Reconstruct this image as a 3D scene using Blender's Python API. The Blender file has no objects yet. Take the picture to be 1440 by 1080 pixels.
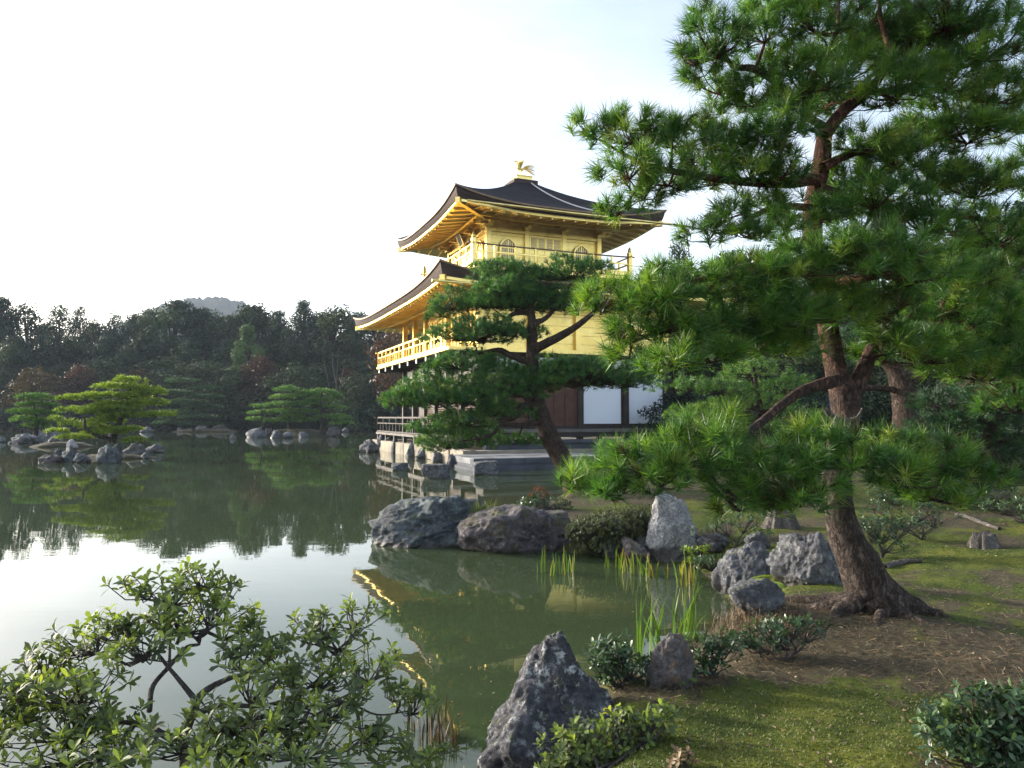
import bpy, bmesh, math, random
import numpy as np
from mathutils import Vector, Matrix, noise

# ------------------------------------------------------------------ camera, sky, sun, exposure
SC = bpy.context.scene
COL = SC.collection
EYE = 1.7                       # metres above the pond
FPX = 1040.0                    # focal length in photo pixels (1440 wide)
TILT = math.atan(47 / FPX)
cam = bpy.data.cameras.new('camera')
cam.sensor_width = 36; cam.lens = 36 * FPX / 1440
cam.clip_start = 0.05; cam.clip_end = 3000
camo = bpy.data.objects.new('camera', cam); COL.objects.link(camo)
camo.location = (0, 0, EYE); camo.rotation_euler = (math.pi / 2 + TILT, 0, 0)
SC.camera = camo

SUN_AZ = math.radians(-66)      # from the view direction, negative = left
SUN_EL = math.radians(17)
world = bpy.data.worlds.new('World'); SC.world = world; world.use_nodes = True
wn = world.node_tree.nodes; wl = world.node_tree.links
bg = wn['Background']
sky = wn.new('ShaderNodeTexSky'); sky.sky_type = 'NISHITA'; sky.sun_disc = False
sky.sun_elevation = SUN_EL; sky.sun_rotation = SUN_AZ
sky.air_density = 1.0; sky.dust_density = 2.6; sky.ozone_density = 1.4
# thin high cloud: mixed into the sky by view direction
tc = wn.new('ShaderNodeTexCoord'); mp = wn.new('ShaderNodeMapping'); mp.inputs['Scale'].default_value = (1.0, 1.0, 3.2)
nz = wn.new('ShaderNodeTexNoise'); nz.inputs['Scale'].default_value = 2.1; nz.inputs['Detail'].default_value = 6; nz.inputs['Roughness'].default_value = .55
rp = wn.new('ShaderNodeMapRange'); rp.inputs[1].default_value = .34; rp.inputs[2].default_value = .78; rp.inputs[3].default_value = .12; rp.inputs[4].default_value = .58
mx = wn.new('ShaderNodeMix'); mx.data_type = 'RGBA'
bw = wn.new('ShaderNodeRGBToBW'); gain = wn.new('ShaderNodeMix'); gain.data_type = 'RGBA'; gain.blend_type = 'MULTIPLY'; gain.inputs[0].default_value = 1
gain.inputs[7].default_value = (2.2, 2.18, 2.16, 1)
wl.new(tc.outputs['Generated'], mp.inputs[0]); wl.new(mp.outputs[0], nz.inputs['Vector']); wl.new(nz.outputs[0], rp.inputs[0])
wl.new(sky.outputs[0], bw.inputs[0]); wl.new(bw.outputs[0], gain.inputs[6])
wl.new(rp.outputs[0], mx.inputs[0]); wl.new(sky.outputs[0], mx.inputs[6]); wl.new(gain.outputs[2], mx.inputs[7])
wl.new(mx.outputs[2], bg.inputs[0]); bg.inputs[1].default_value = 0.15

sun = bpy.data.lights.new('sun', 'SUN'); sun.energy = 3.3; sun.angle = math.radians(1.5); sun.color = (1, .91, .78)
suno = bpy.data.objects.new('sun', sun); COL.objects.link(suno)
to_sun = Vector((math.sin(SUN_AZ) * math.cos(SUN_EL), math.cos(SUN_AZ) * math.cos(SUN_EL), math.sin(SUN_EL)))
suno.rotation_euler = to_sun.to_track_quat('Z', 'Y').to_euler()
SC.view_settings.view_transform = 'Standard'; SC.view_settings.look = 'None'
SC.view_settings.gamma = 1; SC.view_settings.exposure = 1.42
SC.cycles.max_bounces = 8; SC.cycles.diffuse_bounces = 3; SC.cycles.glossy_bounces = 4
SC.cycles.transmission_bounces = 4; SC.cycles.transparent_max_bounces = 4
SC.cycles.volume_bounces = 0
SC.cycles.sample_clamp_indirect = 6

# ------------------------------------------------------------------ helpers
def at(px, py, d):
    """world point seen at photo pixel (px, py), d metres ahead"""
    xc = (px - 720) / FPX; yc = (540 - py) / FPX
    c, s = math.cos(TILT), math.sin(TILT)
    dy = c - yc * s; dz = s + yc * c
    return Vector((xc * d / dy, d, EYE + dz * d / dy))
def on(px, py, z=0.0):
    """world point at height z seen at a photo pixel"""
    p = at(px, py, 1.0)
    t = (z - EYE) / (p.z - EYE)
    return Vector((p.x * t, t, z))

def new_mesh(name, V, F, tone=None, smooth=False):
    me = bpy.data.meshes.new(name)
    V = np.ascontiguousarray(V, np.float32); F = np.ascontiguousarray(F, np.int32); k = F.shape[1]
    me.vertices.add(len(V)); me.vertices.foreach_set('co', V.ravel())
    me.loops.add(F.size); me.loops.foreach_set('vertex_index', F.ravel())
    me.polygons.add(len(F)); me.polygons.foreach_set('loop_start', np.arange(0, F.size, k, dtype=np.int32))
    if smooth: me.polygons.foreach_set('use_smooth', np.ones(len(F), bool))
    if tone is not None:
        a = me.attributes.new('tone', 'FLOAT', 'FACE'); a.data.foreach_set('value', np.ascontiguousarray(tone, np.float32))
    me.update(calc_edges=True)
    return me
def link(name, me, mat=None, parent=None, loc=None):
    o = bpy.data.objects.new(name, me); COL.objects.link(o)
    if mat is not None and me is not None and not me.materials: me.materials.append(mat)
    if parent is not None: o.parent = parent
    if loc is not None: o.location = loc
    return o
def tag(o, label=None, cat=None, group=None, kind=None):
    if label: o['label'] = label
    if cat: o['category'] = cat
    if group: o['group'] = group
    if kind: o['kind'] = kind
    return o
def thing(name, label, cat, loc=(0, 0, 0), rz=0.0, group=None):
    o = bpy.data.objects.new(name, None); COL.objects.link(o)
    o.location = loc; o.rotation_euler = (0, 0, rz); o.empty_display_size = .2
    return tag(o, label, cat, group)
def copy_tree(o, parent=None):
    c = o.copy(); COL.objects.link(c)
    if parent is not None: c.parent = parent
    for ch in list(o.children): copy_tree(ch, c)
    return c

class Acc:
    """collects numpy vertex / quad blocks"""
    def __init__(s): s.V = []; s.F = []; s.T = []; s.n = 0
    def add(s, V, F, tone=0.5):
        V = np.asarray(V, np.float32); F = np.asarray(F, np.int64)
        s.V.append(V); s.F.append(F + s.n); s.n += len(V)
        s.T.append(np.full(len(F), tone, np.float32) if np.isscalar(tone) else np.asarray(tone, np.float32))
    def mesh(s, name, smooth=False, off=None):
        V = np.concatenate(s.V)
        if off is not None: V = V - np.array(off, np.float32)
        return new_mesh(name, V, np.concatenate(s.F), np.concatenate(s.T), smooth)

class MB:
    """boxes, bars and polygons collected into one mesh"""
    def __init__(s): s.v = []; s.f = []
    def hexa(s, pts):
        n = len(s.v); s.v += [tuple(p) for p in pts]
        s.f += [tuple(n + i for i in q) for q in ((0, 3, 2, 1), (4, 5, 6, 7), (0, 1, 5, 4), (1, 2, 6, 5), (2, 3, 7, 6), (3, 0, 4, 7))]
    def box(s, x0, x1, y0, y1, z0, z1, T=None):
        p = [(x0, y0, z0), (x1, y0, z0), (x1, y1, z0), (x0, y1, z0), (x0, y0, z1), (x1, y0, z1), (x1, y1, z1), (x0, y1, z1)]
        s.hexa([T(*q) for q in p] if T else p)
    def bar(s, a, b, w, h=None, up=(0, 0, 1)):
        a = Vector(a); b = Vector(b); d = (b - a).normalized(); h = h or w
        x = d.cross(Vector(up))
        if x.length < 1e-4: x = d.cross(Vector((1, 0, 0)))
        x.normalize(); y = x.cross(d).normalized()
        x *= w / 2; y *= h / 2
        s.hexa([a - x - y, a + x - y, a + x + y, a - x + y, b - x - y, b + x - y, b + x + y, b - x + y])
    def tube(s, pts, rad, sides=8, cap=True):
        V, F = tube_vf([Vector(p) for p in pts], rad, sides)
        n = len(s.v); s.v += [tuple(p) for p in V]; s.f += [tuple(int(i) + n for i in q) for q in F]
        if cap:
            s.f.append(tuple(n + i for i in range(sides))); m = n + len(V) - sides
            s.f.append(tuple(m + i for i in reversed(range(sides))))
    def ngon(s, pts):
        n = len(s.v); s.v += [tuple(p) for p in pts]; s.f.append(tuple(range(n, n + len(pts))))
    def grid(s, rows):
        n = len(s.v); m = len(rows[0])
        for r in rows: s.v += [tuple(p) for p in r]
        for i in range(len(rows) - 1):
            for j in range(m - 1):
                s.f.append((n + i * m + j, n + i * m + j + 1, n + (i + 1) * m + j + 1, n + (i + 1) * m + j))
    def build(s, name, mat, parent=None, smooth=False, loc=None):
        me = bpy.data.meshes.new(name); me.from_pydata(s.v, [], s.f)
        bm = bmesh.new(); bm.from_mesh(me); bmesh.ops.recalc_face_normals(bm, faces=bm.faces[:]); bm.to_mesh(me); bm.free()
        if smooth: me.polygons.foreach_set('use_smooth', [True] * len(me.polygons))
        me.update()
        return link(name, me, mat, parent, loc)

def tube_vf(pts, rad, sides=8, rough=0.0, seed=0):
    pts = [Vector(p) for p in pts]; n = len(pts)
    if np.isscalar(rad): rad = [rad] * n
    V = []; up = None
    for i, p in enumerate(pts):
        d = (pts[min(i + 1, n - 1)] - pts[max(i - 1, 0)])
        d = d.normalized() if d.length > 1e-9 else Vector((0, 0, 1))
        if up is None:
            up = d.cross(Vector((.31, .9, .2)))
            if up.length < 1e-3: up = d.cross(Vector((1, 0, 0)))
        up = (up - d * up.dot(d)).normalized(); w = d.cross(up)
        for k in range(sides):
            a = 2 * math.pi * k / sides; r = rad[i]
            e = up * math.cos(a) + w * math.sin(a)
            if rough:
                q = p + e * r
                r *= 1 + rough * (noise.noise(Vector((q.x * 9 + seed, q.y * 9, q.z * 4))) + .6 * noise.noise(Vector((q.x * 26, q.y * 26 + seed, q.z * 13))))
            V.append(p + e * r)
    F = [(i * sides + k, i * sides + (k + 1) % sides, (i + 1) * sides + (k + 1) % sides, (i + 1) * sides + k) for i in range(n - 1) for k in range(sides)]
    return np.array([tuple(v) for v in V], np.float32), np.array(F, np.int64)
def smooth_path(P, sub=5):
    """Catmull-Rom through rows (x, y, z, r)"""
    P = np.array(P, float); Q = np.vstack([2 * P[0] - P[1], P, 2 * P[-1] - P[-2]]); out = []
    for i in range(1, len(Q) - 2):
        for t in np.linspace(0, 1, sub, endpoint=False):
            a, b, c, d = Q[i - 1:i + 3]
            out.append(.5 * (2 * b + (c - a) * t + (2 * a - 5 * b + 4 * c - d) * t * t + (3 * b - a - 3 * c + d) * t ** 3))
    out.append(P[-1]); out = np.array(out)
    out[:, 3] = np.maximum(out[:, 3], .002)
    return out
def add_limb(acc, path, sides=10, rough=.12, seed=0):
    V, F = tube_vf([Vector(q[:3]) for q in path], list(path[:, 3]), sides, rough, seed)
    acc.add(V, F)
def rnd_dir(rng, n):
    v = rng.normal(size=(n, 3)); return v / np.linalg.norm(v, axis=1, keepdims=True)
def norm(v): return v / np.maximum(np.linalg.norm(v, axis=-1, keepdims=True), 1e-9)

# ------------------------------------------------------------------ materials
def mat_new(name):
    m = bpy.data.materials.new(name); m.use_nodes = True
    nt = m.node_tree; b = nt.nodes['Principled BSDF']
    return m, nt, b
def N(nt, t, **kw):
    n = nt.nodes.new(t)
    for k, v in kw.items():
        if k in n.inputs: n.inputs[k].default_value = v
        else: setattr(n, k, v)
    return n
def ramp(nt, fac, stops):
    r = nt.nodes.new('ShaderNodeValToRGB'); e = r.color_ramp.elements
    while len(e) < len(stops): e.new(.5)
    for i, (p, c) in enumerate(stops): e[i].position = p; e[i].color = (*c, 1)
    nt.links.new(fac, r.inputs[0]); return r.outputs[0]
def mixc(nt, fac, a, b, mode='MIX'):
    m = nt.nodes.new('ShaderNodeMix'); m.data_type = 'RGBA'; m.blend_type = mode
    for s, v in ((0, fac), (6, a), (7, b)):
        if hasattr(v, 'is_linked') or isinstance(v, bpy.types.NodeSocket): nt.links.new(v, m.inputs[s])
        elif s == 0: m.inputs[0].default_value = v
        else: m.inputs[s].default_value = (*v, 1)
    return m.outputs[2]
def coords(nt, scale=(1, 1, 1), kind='Object'):
    t = nt.nodes.new('ShaderNodeTexCoord'); m = nt.nodes.new('ShaderNodeMapping'); m.inputs['Scale'].default_value = scale
    nt.links.new(t.outputs[kind], m.inputs[0]); return m.outputs[0]
def noise_tex(nt, vec, scale, detail=5, rough=.55):
    n = N(nt, 'ShaderNodeTexNoise', Scale=scale, Detail=detail, Roughness=rough); nt.links.new(vec, n.inputs['Vector']); return n.outputs[0]
def bump(nt, b, h, strength=.5, dist=.02, prev=None):
    n = N(nt, 'ShaderNodeBump', Strength=strength, Distance=dist); nt.links.new(h, n.inputs['Height'])
    if prev is not None: nt.links.new(prev, n.inputs['Normal'])
    if b is not None: nt.links.new(n.outputs[0], b.inputs['Normal'])
    return n.outputs[0]
def math_n(nt, op, a, b=0.0):
    m = nt.nodes.new('ShaderNodeMath'); m.operation = op
    for i, v in enumerate((a, b)):
        if isinstance(v, bpy.types.NodeSocket): nt.links.new(v, m.inputs[i])
        else: m.inputs[i].default_value = v
    return m.outputs[0]

def leaf_mat(name, stops, rough=.45, trans=.28, spec=.5):
    m, nt, b = mat_new(name)
    at_ = N(nt, 'ShaderNodeAttribute', attribute_name='tone')
    oi = nt.nodes.new('ShaderNodeObjectInfo')
    t = math_n(nt, 'ADD', at_.outputs['Fac'], math_n(nt, 'MULTIPLY', math_n(nt, 'SUBTRACT', oi.outputs['Random'], .5), .22))
    c = ramp(nt, t, stops)
    nt.links.new(c, b.inputs['Base Color']); b.inputs['Roughness'].default_value = rough
    b.inputs['Specular IOR Level'].default_value = spec
    tr = nt.nodes.new('ShaderNodeBsdfTranslucent')
    c2 = mixc(nt, 1.0, c, (1.5, 1.5, .55), 'MULTIPLY'); nt.links.new(c2, tr.inputs[0])
    mx = nt.nodes.new('ShaderNodeMixShader'); mx.inputs[0].default_value = trans
    nt.links.new(b.outputs[0], mx.inputs[1]); nt.links.new(tr.outputs[0], mx.inputs[2])
    nt.links.new(mx.outputs[0], nt.nodes['Material Output'].inputs[0])
    return m
M = {}
M['needle'] = leaf_mat('pine_needles', [(0, (.07, .05, .015)), (.10, (.020, .066, .022)), (.5, (.060, .155, .028)), (.8, (.13, .245, .034)), (1, (.22, .28, .05))], .38, .4)
M['needle_blue'] = leaf_mat('pine_needles_cool', [(0, (.05, .04, .014)), (.12, (.018, .064, .028)), (.5, (.052, .150, .046)), (.85, (.11, .225, .05)), (1, (.15, .22, .05))], .42, .35)
M['needle_yellow'] = leaf_mat('pine_needles_yellow', [(0, (.05, .09, .018)), (.4, (.12, .20, .022)), (.8, (.22, .30, .035)), (1, (.28, .34, .045))], .45, .38)
M['needle_fresh'] = leaf_mat('pine_needles_fresh', [(0, (.03, .07, .02)), (.4, (.06, .15, .035)), (.8, (.12, .23, .045)), (1, (.18, .27, .05))], .45, .35)
M['needle_far'] = leaf_mat('pine_needles_far', [(0, (.02, .03, .015)), (.5, (.018, .064, .028)), (1, (.045, .10, .032))], .5, .3)  # dark pine green, lowered further to stand in for shade at the right edge
M['leaf_dark'] = leaf_mat('evergreen_leaves', [(0, (.010, .022, .016)), (.5, (.020, .044, .028)), (1, (.048, .078, .042))], .5, .2, .12)
M['leaf_olive'] = leaf_mat('olive_leaves', [(0, (.016, .028, .016)), (.5, (.032, .054, .028)), (1, (.065, .085, .04))], .5, .22, .12)
M['leaf_pale'] = leaf_mat('pale_leaves', [(0, (.03, .06, .02)), (.5, (.06, .12, .045)), (1, (.1, .16, .07))], .5, .25, .12)
M['leaf_red'] = leaf_mat('maple_leaves', [(0, (.030, .018, .016)), (.5, (.055, .028, .024)), (1, (.085, .040, .03))], .5, .3, .12)
M['leaf_orange'] = leaf_mat('autumn_leaves', [(0, (.03, .026, .014)), (.5, (.055, .040, .020)), (1, (.08, .058, .028))], .5, .3, .12)
M['shrub'] = leaf_mat('shrub_leaves', [(0, (.05, .07, .035)), (.3, (.075, .105, .050)), (.55, (.12, .17, .055)), (.8, (.20, .27, .06)), (.97, (.26, .31, .06)), (1, (.45, .30, .04))], .5, .4, .3)
M['shrub_dark'] = leaf_mat('glossy_shrub_leaves', [(0, (.03, .05, .03)), (.5, (.035, .075, .035)), (.9, (.08, .14, .055)), (1, (.13, .19, .06))], .36, .25, .45)
M['azalea'] = leaf_mat('azalea_leaves', [(0, (.02, .028, .01)), (.5, (.05, .072, .018)), (1, (.10, .12, .03))], .5, .2)
M['red_shrub'] = leaf_mat('red_tip_leaves', [(0, (.08, .03, .018)), (.5, (.15, .045, .022)), (1, (.22, .09, .03))], .45, .3)
M['blade'] = leaf_mat('iris_blades', [(0, (.26, .20, .04)), (.25, (.20, .22, .03)), (.5, (.07, .15, .02)), (1, (.11, .20, .03))], .4, .35)
M['dry_stalk'] = leaf_mat('dry_stalks', [(0, (.04, .025, .015)), (.6, (.08, .052, .028)), (1, (.13, .12, .05))], .6, .15)
M['litter'] = leaf_mat('pine_litter', [(0, (.05, .024, .012)), (.4, (.11, .066, .032)), (.75, (.19, .13, .068)), (1, (.42, .34, .22))], .6, .1)
M['moss'] = leaf_mat('moss_blades', [(0, (.04, .045, .010)), (.4, (.07, .10, .012)), (.8, (.10, .135, .016)), (1, (.14, .155, .024))], .6, .3)

def bark_mat(name, c0, c1, c2, sc=6, upper=None, hz=(1.2, 2.2)):
    """plates split by furrows; upper = colours of the flaky bark higher on the trunk"""
    m, nt, b = mat_new(name)
    v = coords(nt, (1, 1, .38)); v2 = coords(nt)
    w = N(nt, 'ShaderNodeTexNoise', Scale=sc * 2.2, Detail=5, Roughness=.65); nt.links.new(v, w.inputs['Vector'])
    vv = mixc(nt, .22, v, w.outputs['Color'], 'ADD')
    vo = N(nt, 'ShaderNodeTexVoronoi', Scale=sc * 3.6); vo.feature = 'DISTANCE_TO_EDGE'; nt.links.new(vv, vo.inputs['Vector'])
    n1 = noise_tex(nt, v2, sc * 1.4, 7, .7); n2 = noise_tex(nt, v, sc * 9, 5, .65)
    c = ramp(nt, n1, [(.3, c0), (.55, c1), (.75, c2)])
    if upper:
        z = nt.nodes.new('ShaderNodeSeparateXYZ'); nt.links.new(v2, z.inputs[0])
        mr = N(nt, 'ShaderNodeMapRange'); mr.inputs[1].default_value = hz[0]; mr.inputs[2].default_value = hz[1]
        nt.links.new(math_n(nt, 'ADD', z.outputs[2], math_n(nt, 'MULTIPLY', math_n(nt, 'SUBTRACT', n1, .5), 1.6)), mr.inputs[0])
        c = mixc(nt, mr.outputs[0], c, ramp(nt, n1, [(.3, upper[0]), (.55, upper[1]), (.75, upper[2])]))
    c = mixc(nt, .6, c, ramp(nt, n2, [(.3, (.45, .45, .45)), (.7, (1.45, 1.45, 1.45))]), 'MULTIPLY')
    crack = math_n(nt, 'MINIMUM', math_n(nt, 'MULTIPLY', vo.outputs['Distance'], 5), 1)
    c = mixc(nt, math_n(nt, 'ADD', .35, math_n(nt, 'MULTIPLY', crack, .65)), tuple(x * .4 for x in c0), c)
    nt.links.new(c, b.inputs['Base Color']); b.inputs['Roughness'].default_value = .9; b.inputs['Specular IOR Level'].default_value = .2
    p = bump(nt, None, crack, .9, .02); p = bump(nt, None, n1, .7, .03, p); bump(nt, b, n2, .7, .01, p)
    return m
M['bark'] = bark_mat('pine_bark', (.045, .032, .026), (.10, .070, .055), (.16, .125, .10))
M['bark_red'] = bark_mat('red_pine_bark', (.045, .034, .030), (.10, .078, .066), (.18, .15, .13), 6, ((.06, .030, .022), (.15, .066, .042), (.24, .14, .10)))
M['bark_grey'] = bark_mat('grey_bark', (.10, .09, .085), (.18, .165, .155), (.29, .27, .25), 14)
M['bark_far'] = bark_mat('far_bark', (.03, .026, .022), (.06, .05, .042), (.11, .10, .09), 2)
M['dead_wood'] = bark_mat('dead_wood', (.14, .12, .105), (.24, .22, .2), (.36, .34, .31), 9)

def rock_mat(name, a, b_, c_, lichen=(.5, .52, .5), amt=.6, sc=2.2, warm=None):
    m, nt, b = mat_new(name)
    g = nt.nodes.new('ShaderNodeNewGeometry'); oi = nt.nodes.new('ShaderNodeObjectInfo')
    add = nt.nodes.new('ShaderNodeVectorMath'); add.operation = 'ADD'
    nt.links.new(coords(nt), add.inputs[0])
    sc3 = nt.nodes.new('ShaderNodeVectorMath'); sc3.operation = 'SCALE'; nt.links.new(oi.outputs['Random'], sc3.inputs['Scale']); sc3.inputs[0].default_value = (17, 31, 23)
    nt.links.new(sc3.outputs[0], add.inputs[1]); v = add.outputs[0]
    n1 = noise_tex(nt, v, sc, 8, .65); n2 = noise_tex(nt, v, sc * 6, 6, .7); n3 = noise_tex(nt, v, sc * 2.3, 3, .5)
    c = ramp(nt, n1, [(.3, a), (.5, b_), (.72, c_)])
    c = mixc(nt, .85, c, ramp(nt, n2, [(.3, (.22, .22, .23)), (.5, (.9, .9, .9)), (.75, (1.9, 1.9, 1.9))]), 'MULTIPLY')
    n6 = noise_tex(nt, v, sc * 3.4, 9, .78)
    sp = math_n(nt, 'MULTIPLY', ramp(nt, n6, [(.51, (0, 0, 0)), (.60, (1, 1, 1))]), ramp(nt, n3, [(.40, (0, 0, 0)), (.6, (1, 1, 1))]))
    c = mixc(nt, math_n(nt, 'MULTIPLY', sp, amt), c, lichen)
    if warm:
        n4 = noise_tex(nt, v, sc * 1.2, 4, .6)
        c = mixc(nt, ramp(nt, n4, [(.52, (0, 0, 0)), (.68, (.8, .8, .8))]), c, warm)
    # wet, soil-stained foot and a little moss on the upward faces
    sz = nt.nodes.new('ShaderNodeSeparateXYZ'); nt.links.new(coords(nt), sz.inputs[0]); sn = nt.nodes.new('ShaderNodeSeparateXYZ'); nt.links.new(g.outputs['Normal'], sn.inputs[0])
    foot = ramp(nt, math_n(nt, 'ADD', math_n(nt, 'MULTIPLY', sz.outputs[2], 5), math_n(nt, 'MULTIPLY', math_n(nt, 'SUBTRACT', n1, .5), .6)), [(.16, (1, 1, 1)), (.34, (0, 0, 0))])
    c = mixc(nt, math_n(nt, 'MULTIPLY', foot, .72), c, (.022, .020, .014))
    ms = math_n(nt, 'MULTIPLY', ramp(nt, math_n(nt, 'ADD', n3, math_n(nt, 'MULTIPLY', n2, .4)), [(.74, (0, 0, 0)), (.84, (1, 1, 1))]), ramp(nt, sn.outputs[2], [(.35, (0, 0, 0)), (.75, (.85, .85, .85))]))
    c = mixc(nt, ms, c, (.05, .065, .016))
    nt.links.new(c, b.inputs['Base Color']); nt.links.new(math_n(nt, 'SUBTRACT', .82, math_n(nt, 'MULTIPLY', foot, .45)), b.inputs['Roughness'])
    p = bump(nt, None, n1, .9, .06); p = bump(nt, None, n2, .7, .02, p)
    n5 = noise_tex(nt, v, sc * 26, 4, .7); bump(nt, b, n5, .9, .012, p)
    return m
M['rock_blue'] = rock_mat('dark_blue_stone', (.024, .028, .036), (.055, .066, .078), (.10, .135, .135), (.34, .4, .38), .5, 4)
M['rock_purple'] = rock_mat('dark_brown_stone', (.030, .025, .032), (.065, .056, .066), (.125, .11, .12), (.38, .36, .36), .5, 4, (.09, .075, .03))
M['rock_pale'] = rock_mat('pale_grey_stone', (.16, .16, .165), (.30, .30, .31), (.46, .455, .45), (.6, .6, .58), .6, 6)
M['rock_fore'] = rock_mat('lichen_spotted_stone', (.016, .017, .023), (.045, .046, .058), (.13, .13, .15), (.62, .64, .64), .9, 5.5)
M['rock_warm'] = rock_mat('ochre_stained_stone', (.06, .052, .055), (.13, .115, .115), (.22, .20, .195), (.4, .38, .36), .5, 6, (.22, .11, .03))
M['rock_mid'] = rock_mat('grey_stone', (.04, .042, .05), (.09, .094, .108), (.18, .185, .205), (.42, .42, .42), .6, 4)

def plain(name, col, rough=.6, metal=0.0, var=.25, sc=3, bmp=.15, bsc=25, stretch=(1, 1, 1), spec=.4):
    m, nt, b = mat_new(name); v = coords(nt, stretch)
    n1 = noise_tex(nt, v, sc, 5, .6); n2 = noise_tex(nt, v, bsc, 4, .6)
    c = ramp(nt, n1, [(.3, tuple(x * (1 - var) for x in col)), (.7, tuple(min(x * (1 + var), 1) for x in col))])
    nt.links.new(c, b.inputs['Base Color']); b.inputs['Roughness'].default_value = rough; b.inputs['Metallic'].default_value = metal
    b.inputs['Specular IOR Level'].default_value = spec
    bump(nt, b, n2, bmp, .01)
    return m
def gold_mat(name, planks=False):
    m, nt, b = mat_new(name); v = coords(nt)
    n1 = noise_tex(nt, v, 1.6, 6, .6); n2 = noise_tex(nt, v, 14, 4, .6)
    c = ramp(nt, n1, [(.25, (.79, .58, .17)), (.5, (.86, .66, .225)), (.75, (.91, .73, .30))])
    b.inputs['Metallic'].default_value = .95
    # square leaf sheets: slight tone and sheen changes from sheet to sheet
    sx0 = nt.nodes.new('ShaderNodeSeparateXYZ'); nt.links.new(v, sx0.inputs[0])
    cb = nt.nodes.new('ShaderNodeCombineXYZ'); nt.links.new(math_n(nt, 'FLOOR', math_n(nt, 'MULTIPLY', math_n(nt, 'ADD', sx0.outputs[0], sx0.outputs[1]), 4.2)), cb.inputs[0]); nt.links.new(math_n(nt, 'FLOOR', math_n(nt, 'MULTIPLY', sx0.outputs[2], 4.2)), cb.inputs[1])
    wnz = nt.nodes.new('ShaderNodeTexWhiteNoise'); nt.links.new(cb.outputs[0], wnz.inputs[0])
    c = mixc(nt, 1.0, c, ramp(nt, wnz.outputs[0], [(0, (.84, .83, .80)), (1, (1.05, 1.05, 1.06))]), 'MULTIPLY')
    n7 = noise_tex(nt, v, 5, 6, .7)
    nt.links.new(math_n(nt, 'ADD', math_n(nt, 'ADD', .22, math_n(nt, 'MULTIPLY', wnz.outputs[0], .10)), math_n(nt, 'MULTIPLY', n7, .2)), b.inputs['Roughness'])
    p = bump(nt, None, n2, .12, .01)
    if planks:
        sx = nt.nodes.new('ShaderNodeSeparateXYZ'); nt.links.new(coords(nt), sx.inputs[0])
        fr = math_n(nt, 'FRACT', math_n(nt, 'DIVIDE', sx.outputs[2], .36))
        seam = math_n(nt, 'LESS_THAN', fr, .035)
        c = mixc(nt, math_n(nt, 'MULTIPLY', seam, .6), c, (.30, .19, .05))
        p = bump(nt, None, math_n(nt, 'SUBTRACT', 1.0, seam), .4, .01, p)
    nt.links.new(p, b.inputs['Normal'])
    nt.links.new(c, b.inputs['Base Color'])
    return m
M['gold'] = gold_mat('gold_leaf'); M['gold_wall'] = gold_mat('gold_leaf_boards', True)
M['roof'] = plain('bark_shingle_roof', (.022, .020, .024), .9, 0, .45, 1.5, .8, 30, (1, 1, 3), .12)
M['roof_edge'] = plain('shingle_edge', (.05, .03, .024), .8, 0, .35, 2, .7, 40, (1, 1, 8))
M['rim'] = plain('copper_rim', (.21, .13, .07), .5, .2)
M['dark_wood'] = plain('weathered_dark_wood', (.030, .022, .018), .6, 0, .35, 4, .3, 30)
M['brown_wood'] = plain('brown_wood', (.085, .034, .018), .55, 0, .3, 4, .3, 30)
M['deck_wood'] = plain('grey_deck_wood', (.13, .115, .105), .7, 0, .3, 3, .4, 30)
M['white'] = plain('white_plaster', (.78, .78, .77), .8, 0, .03, 2, .05)
M['paper'] = plain('skylit_shoji_paper', (.80, .84, .90), .9, 0, .02, 1, .03)  # white paper, with the bluish skylight on it put into the base colour
M['pane'] = plain('window_lattice_pane', (.34, .33, .40), .5, 0, .1)
M['pale_metal'] = plain('pale_metal', (.62, .62, .62), .4, .3, .1)
M['cream_stone'] = plain('cream_stone', (.25, .22, .17), .85, 0, .4, 1.6, .5, 12)
M['grey_stone'] = plain('dressed_grey_stone', (.17, .18, .19), .8, 0, .35, 2.0, .5, 14)
M['slate_stone'] = plain('dark_dressed_stone', (.065, .073, .09), .8, 0, .4, 2.2, .5, 14)
M['rail_wood'] = plain('weathered_rail_wood', (.055, .046, .04), .7, 0, .3, 3, .4, 30)
M['ink'] = plain('black_lacquer', (.012, .012, .012), .3)
M['cloth_dark'] = plain('dark_cloth', (.03, .035, .05), .9); M['cloth_white'] = plain('white_cloth', (.7, .72, .75), .9)
M['cloth_blue'] = plain('blue_cloth', (.12, .18, .34), .9); M['cloth_yellow'] = plain('yellow_cloth', (.6, .4, .05), .9)
M['skin'] = plain('skin', (.5, .32, .24), .6, 0, .05); M['hair'] = plain('black_hair', (.012, .01, .01), .5)

def water_mat():
    m, nt, b = mat_new('pond_water')
    b.inputs['IOR'].default_value = 1.333; b.inputs['Roughness'].default_value = .015
    v = coords(nt); n1 = noise_tex(nt, v, .25, 3, .5)
    c = ramp(nt, n1, [(.3, (.034, .050, .023)), (.7, (.042, .058, .027))])
    nt.links.new(c, b.inputs['Base Color'])
    a = noise_tex(nt, coords(nt, (.5, 1.2, 1)), 1.1, 3, .5); d = noise_tex(nt, coords(nt, (.7, 1.5, 1)), 6, 2, .5)
    p = bump(nt, None, a, 1, .0017); bump(nt, b, d, 1, .00022, p)
    return m
M['water'] = water_mat()

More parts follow.
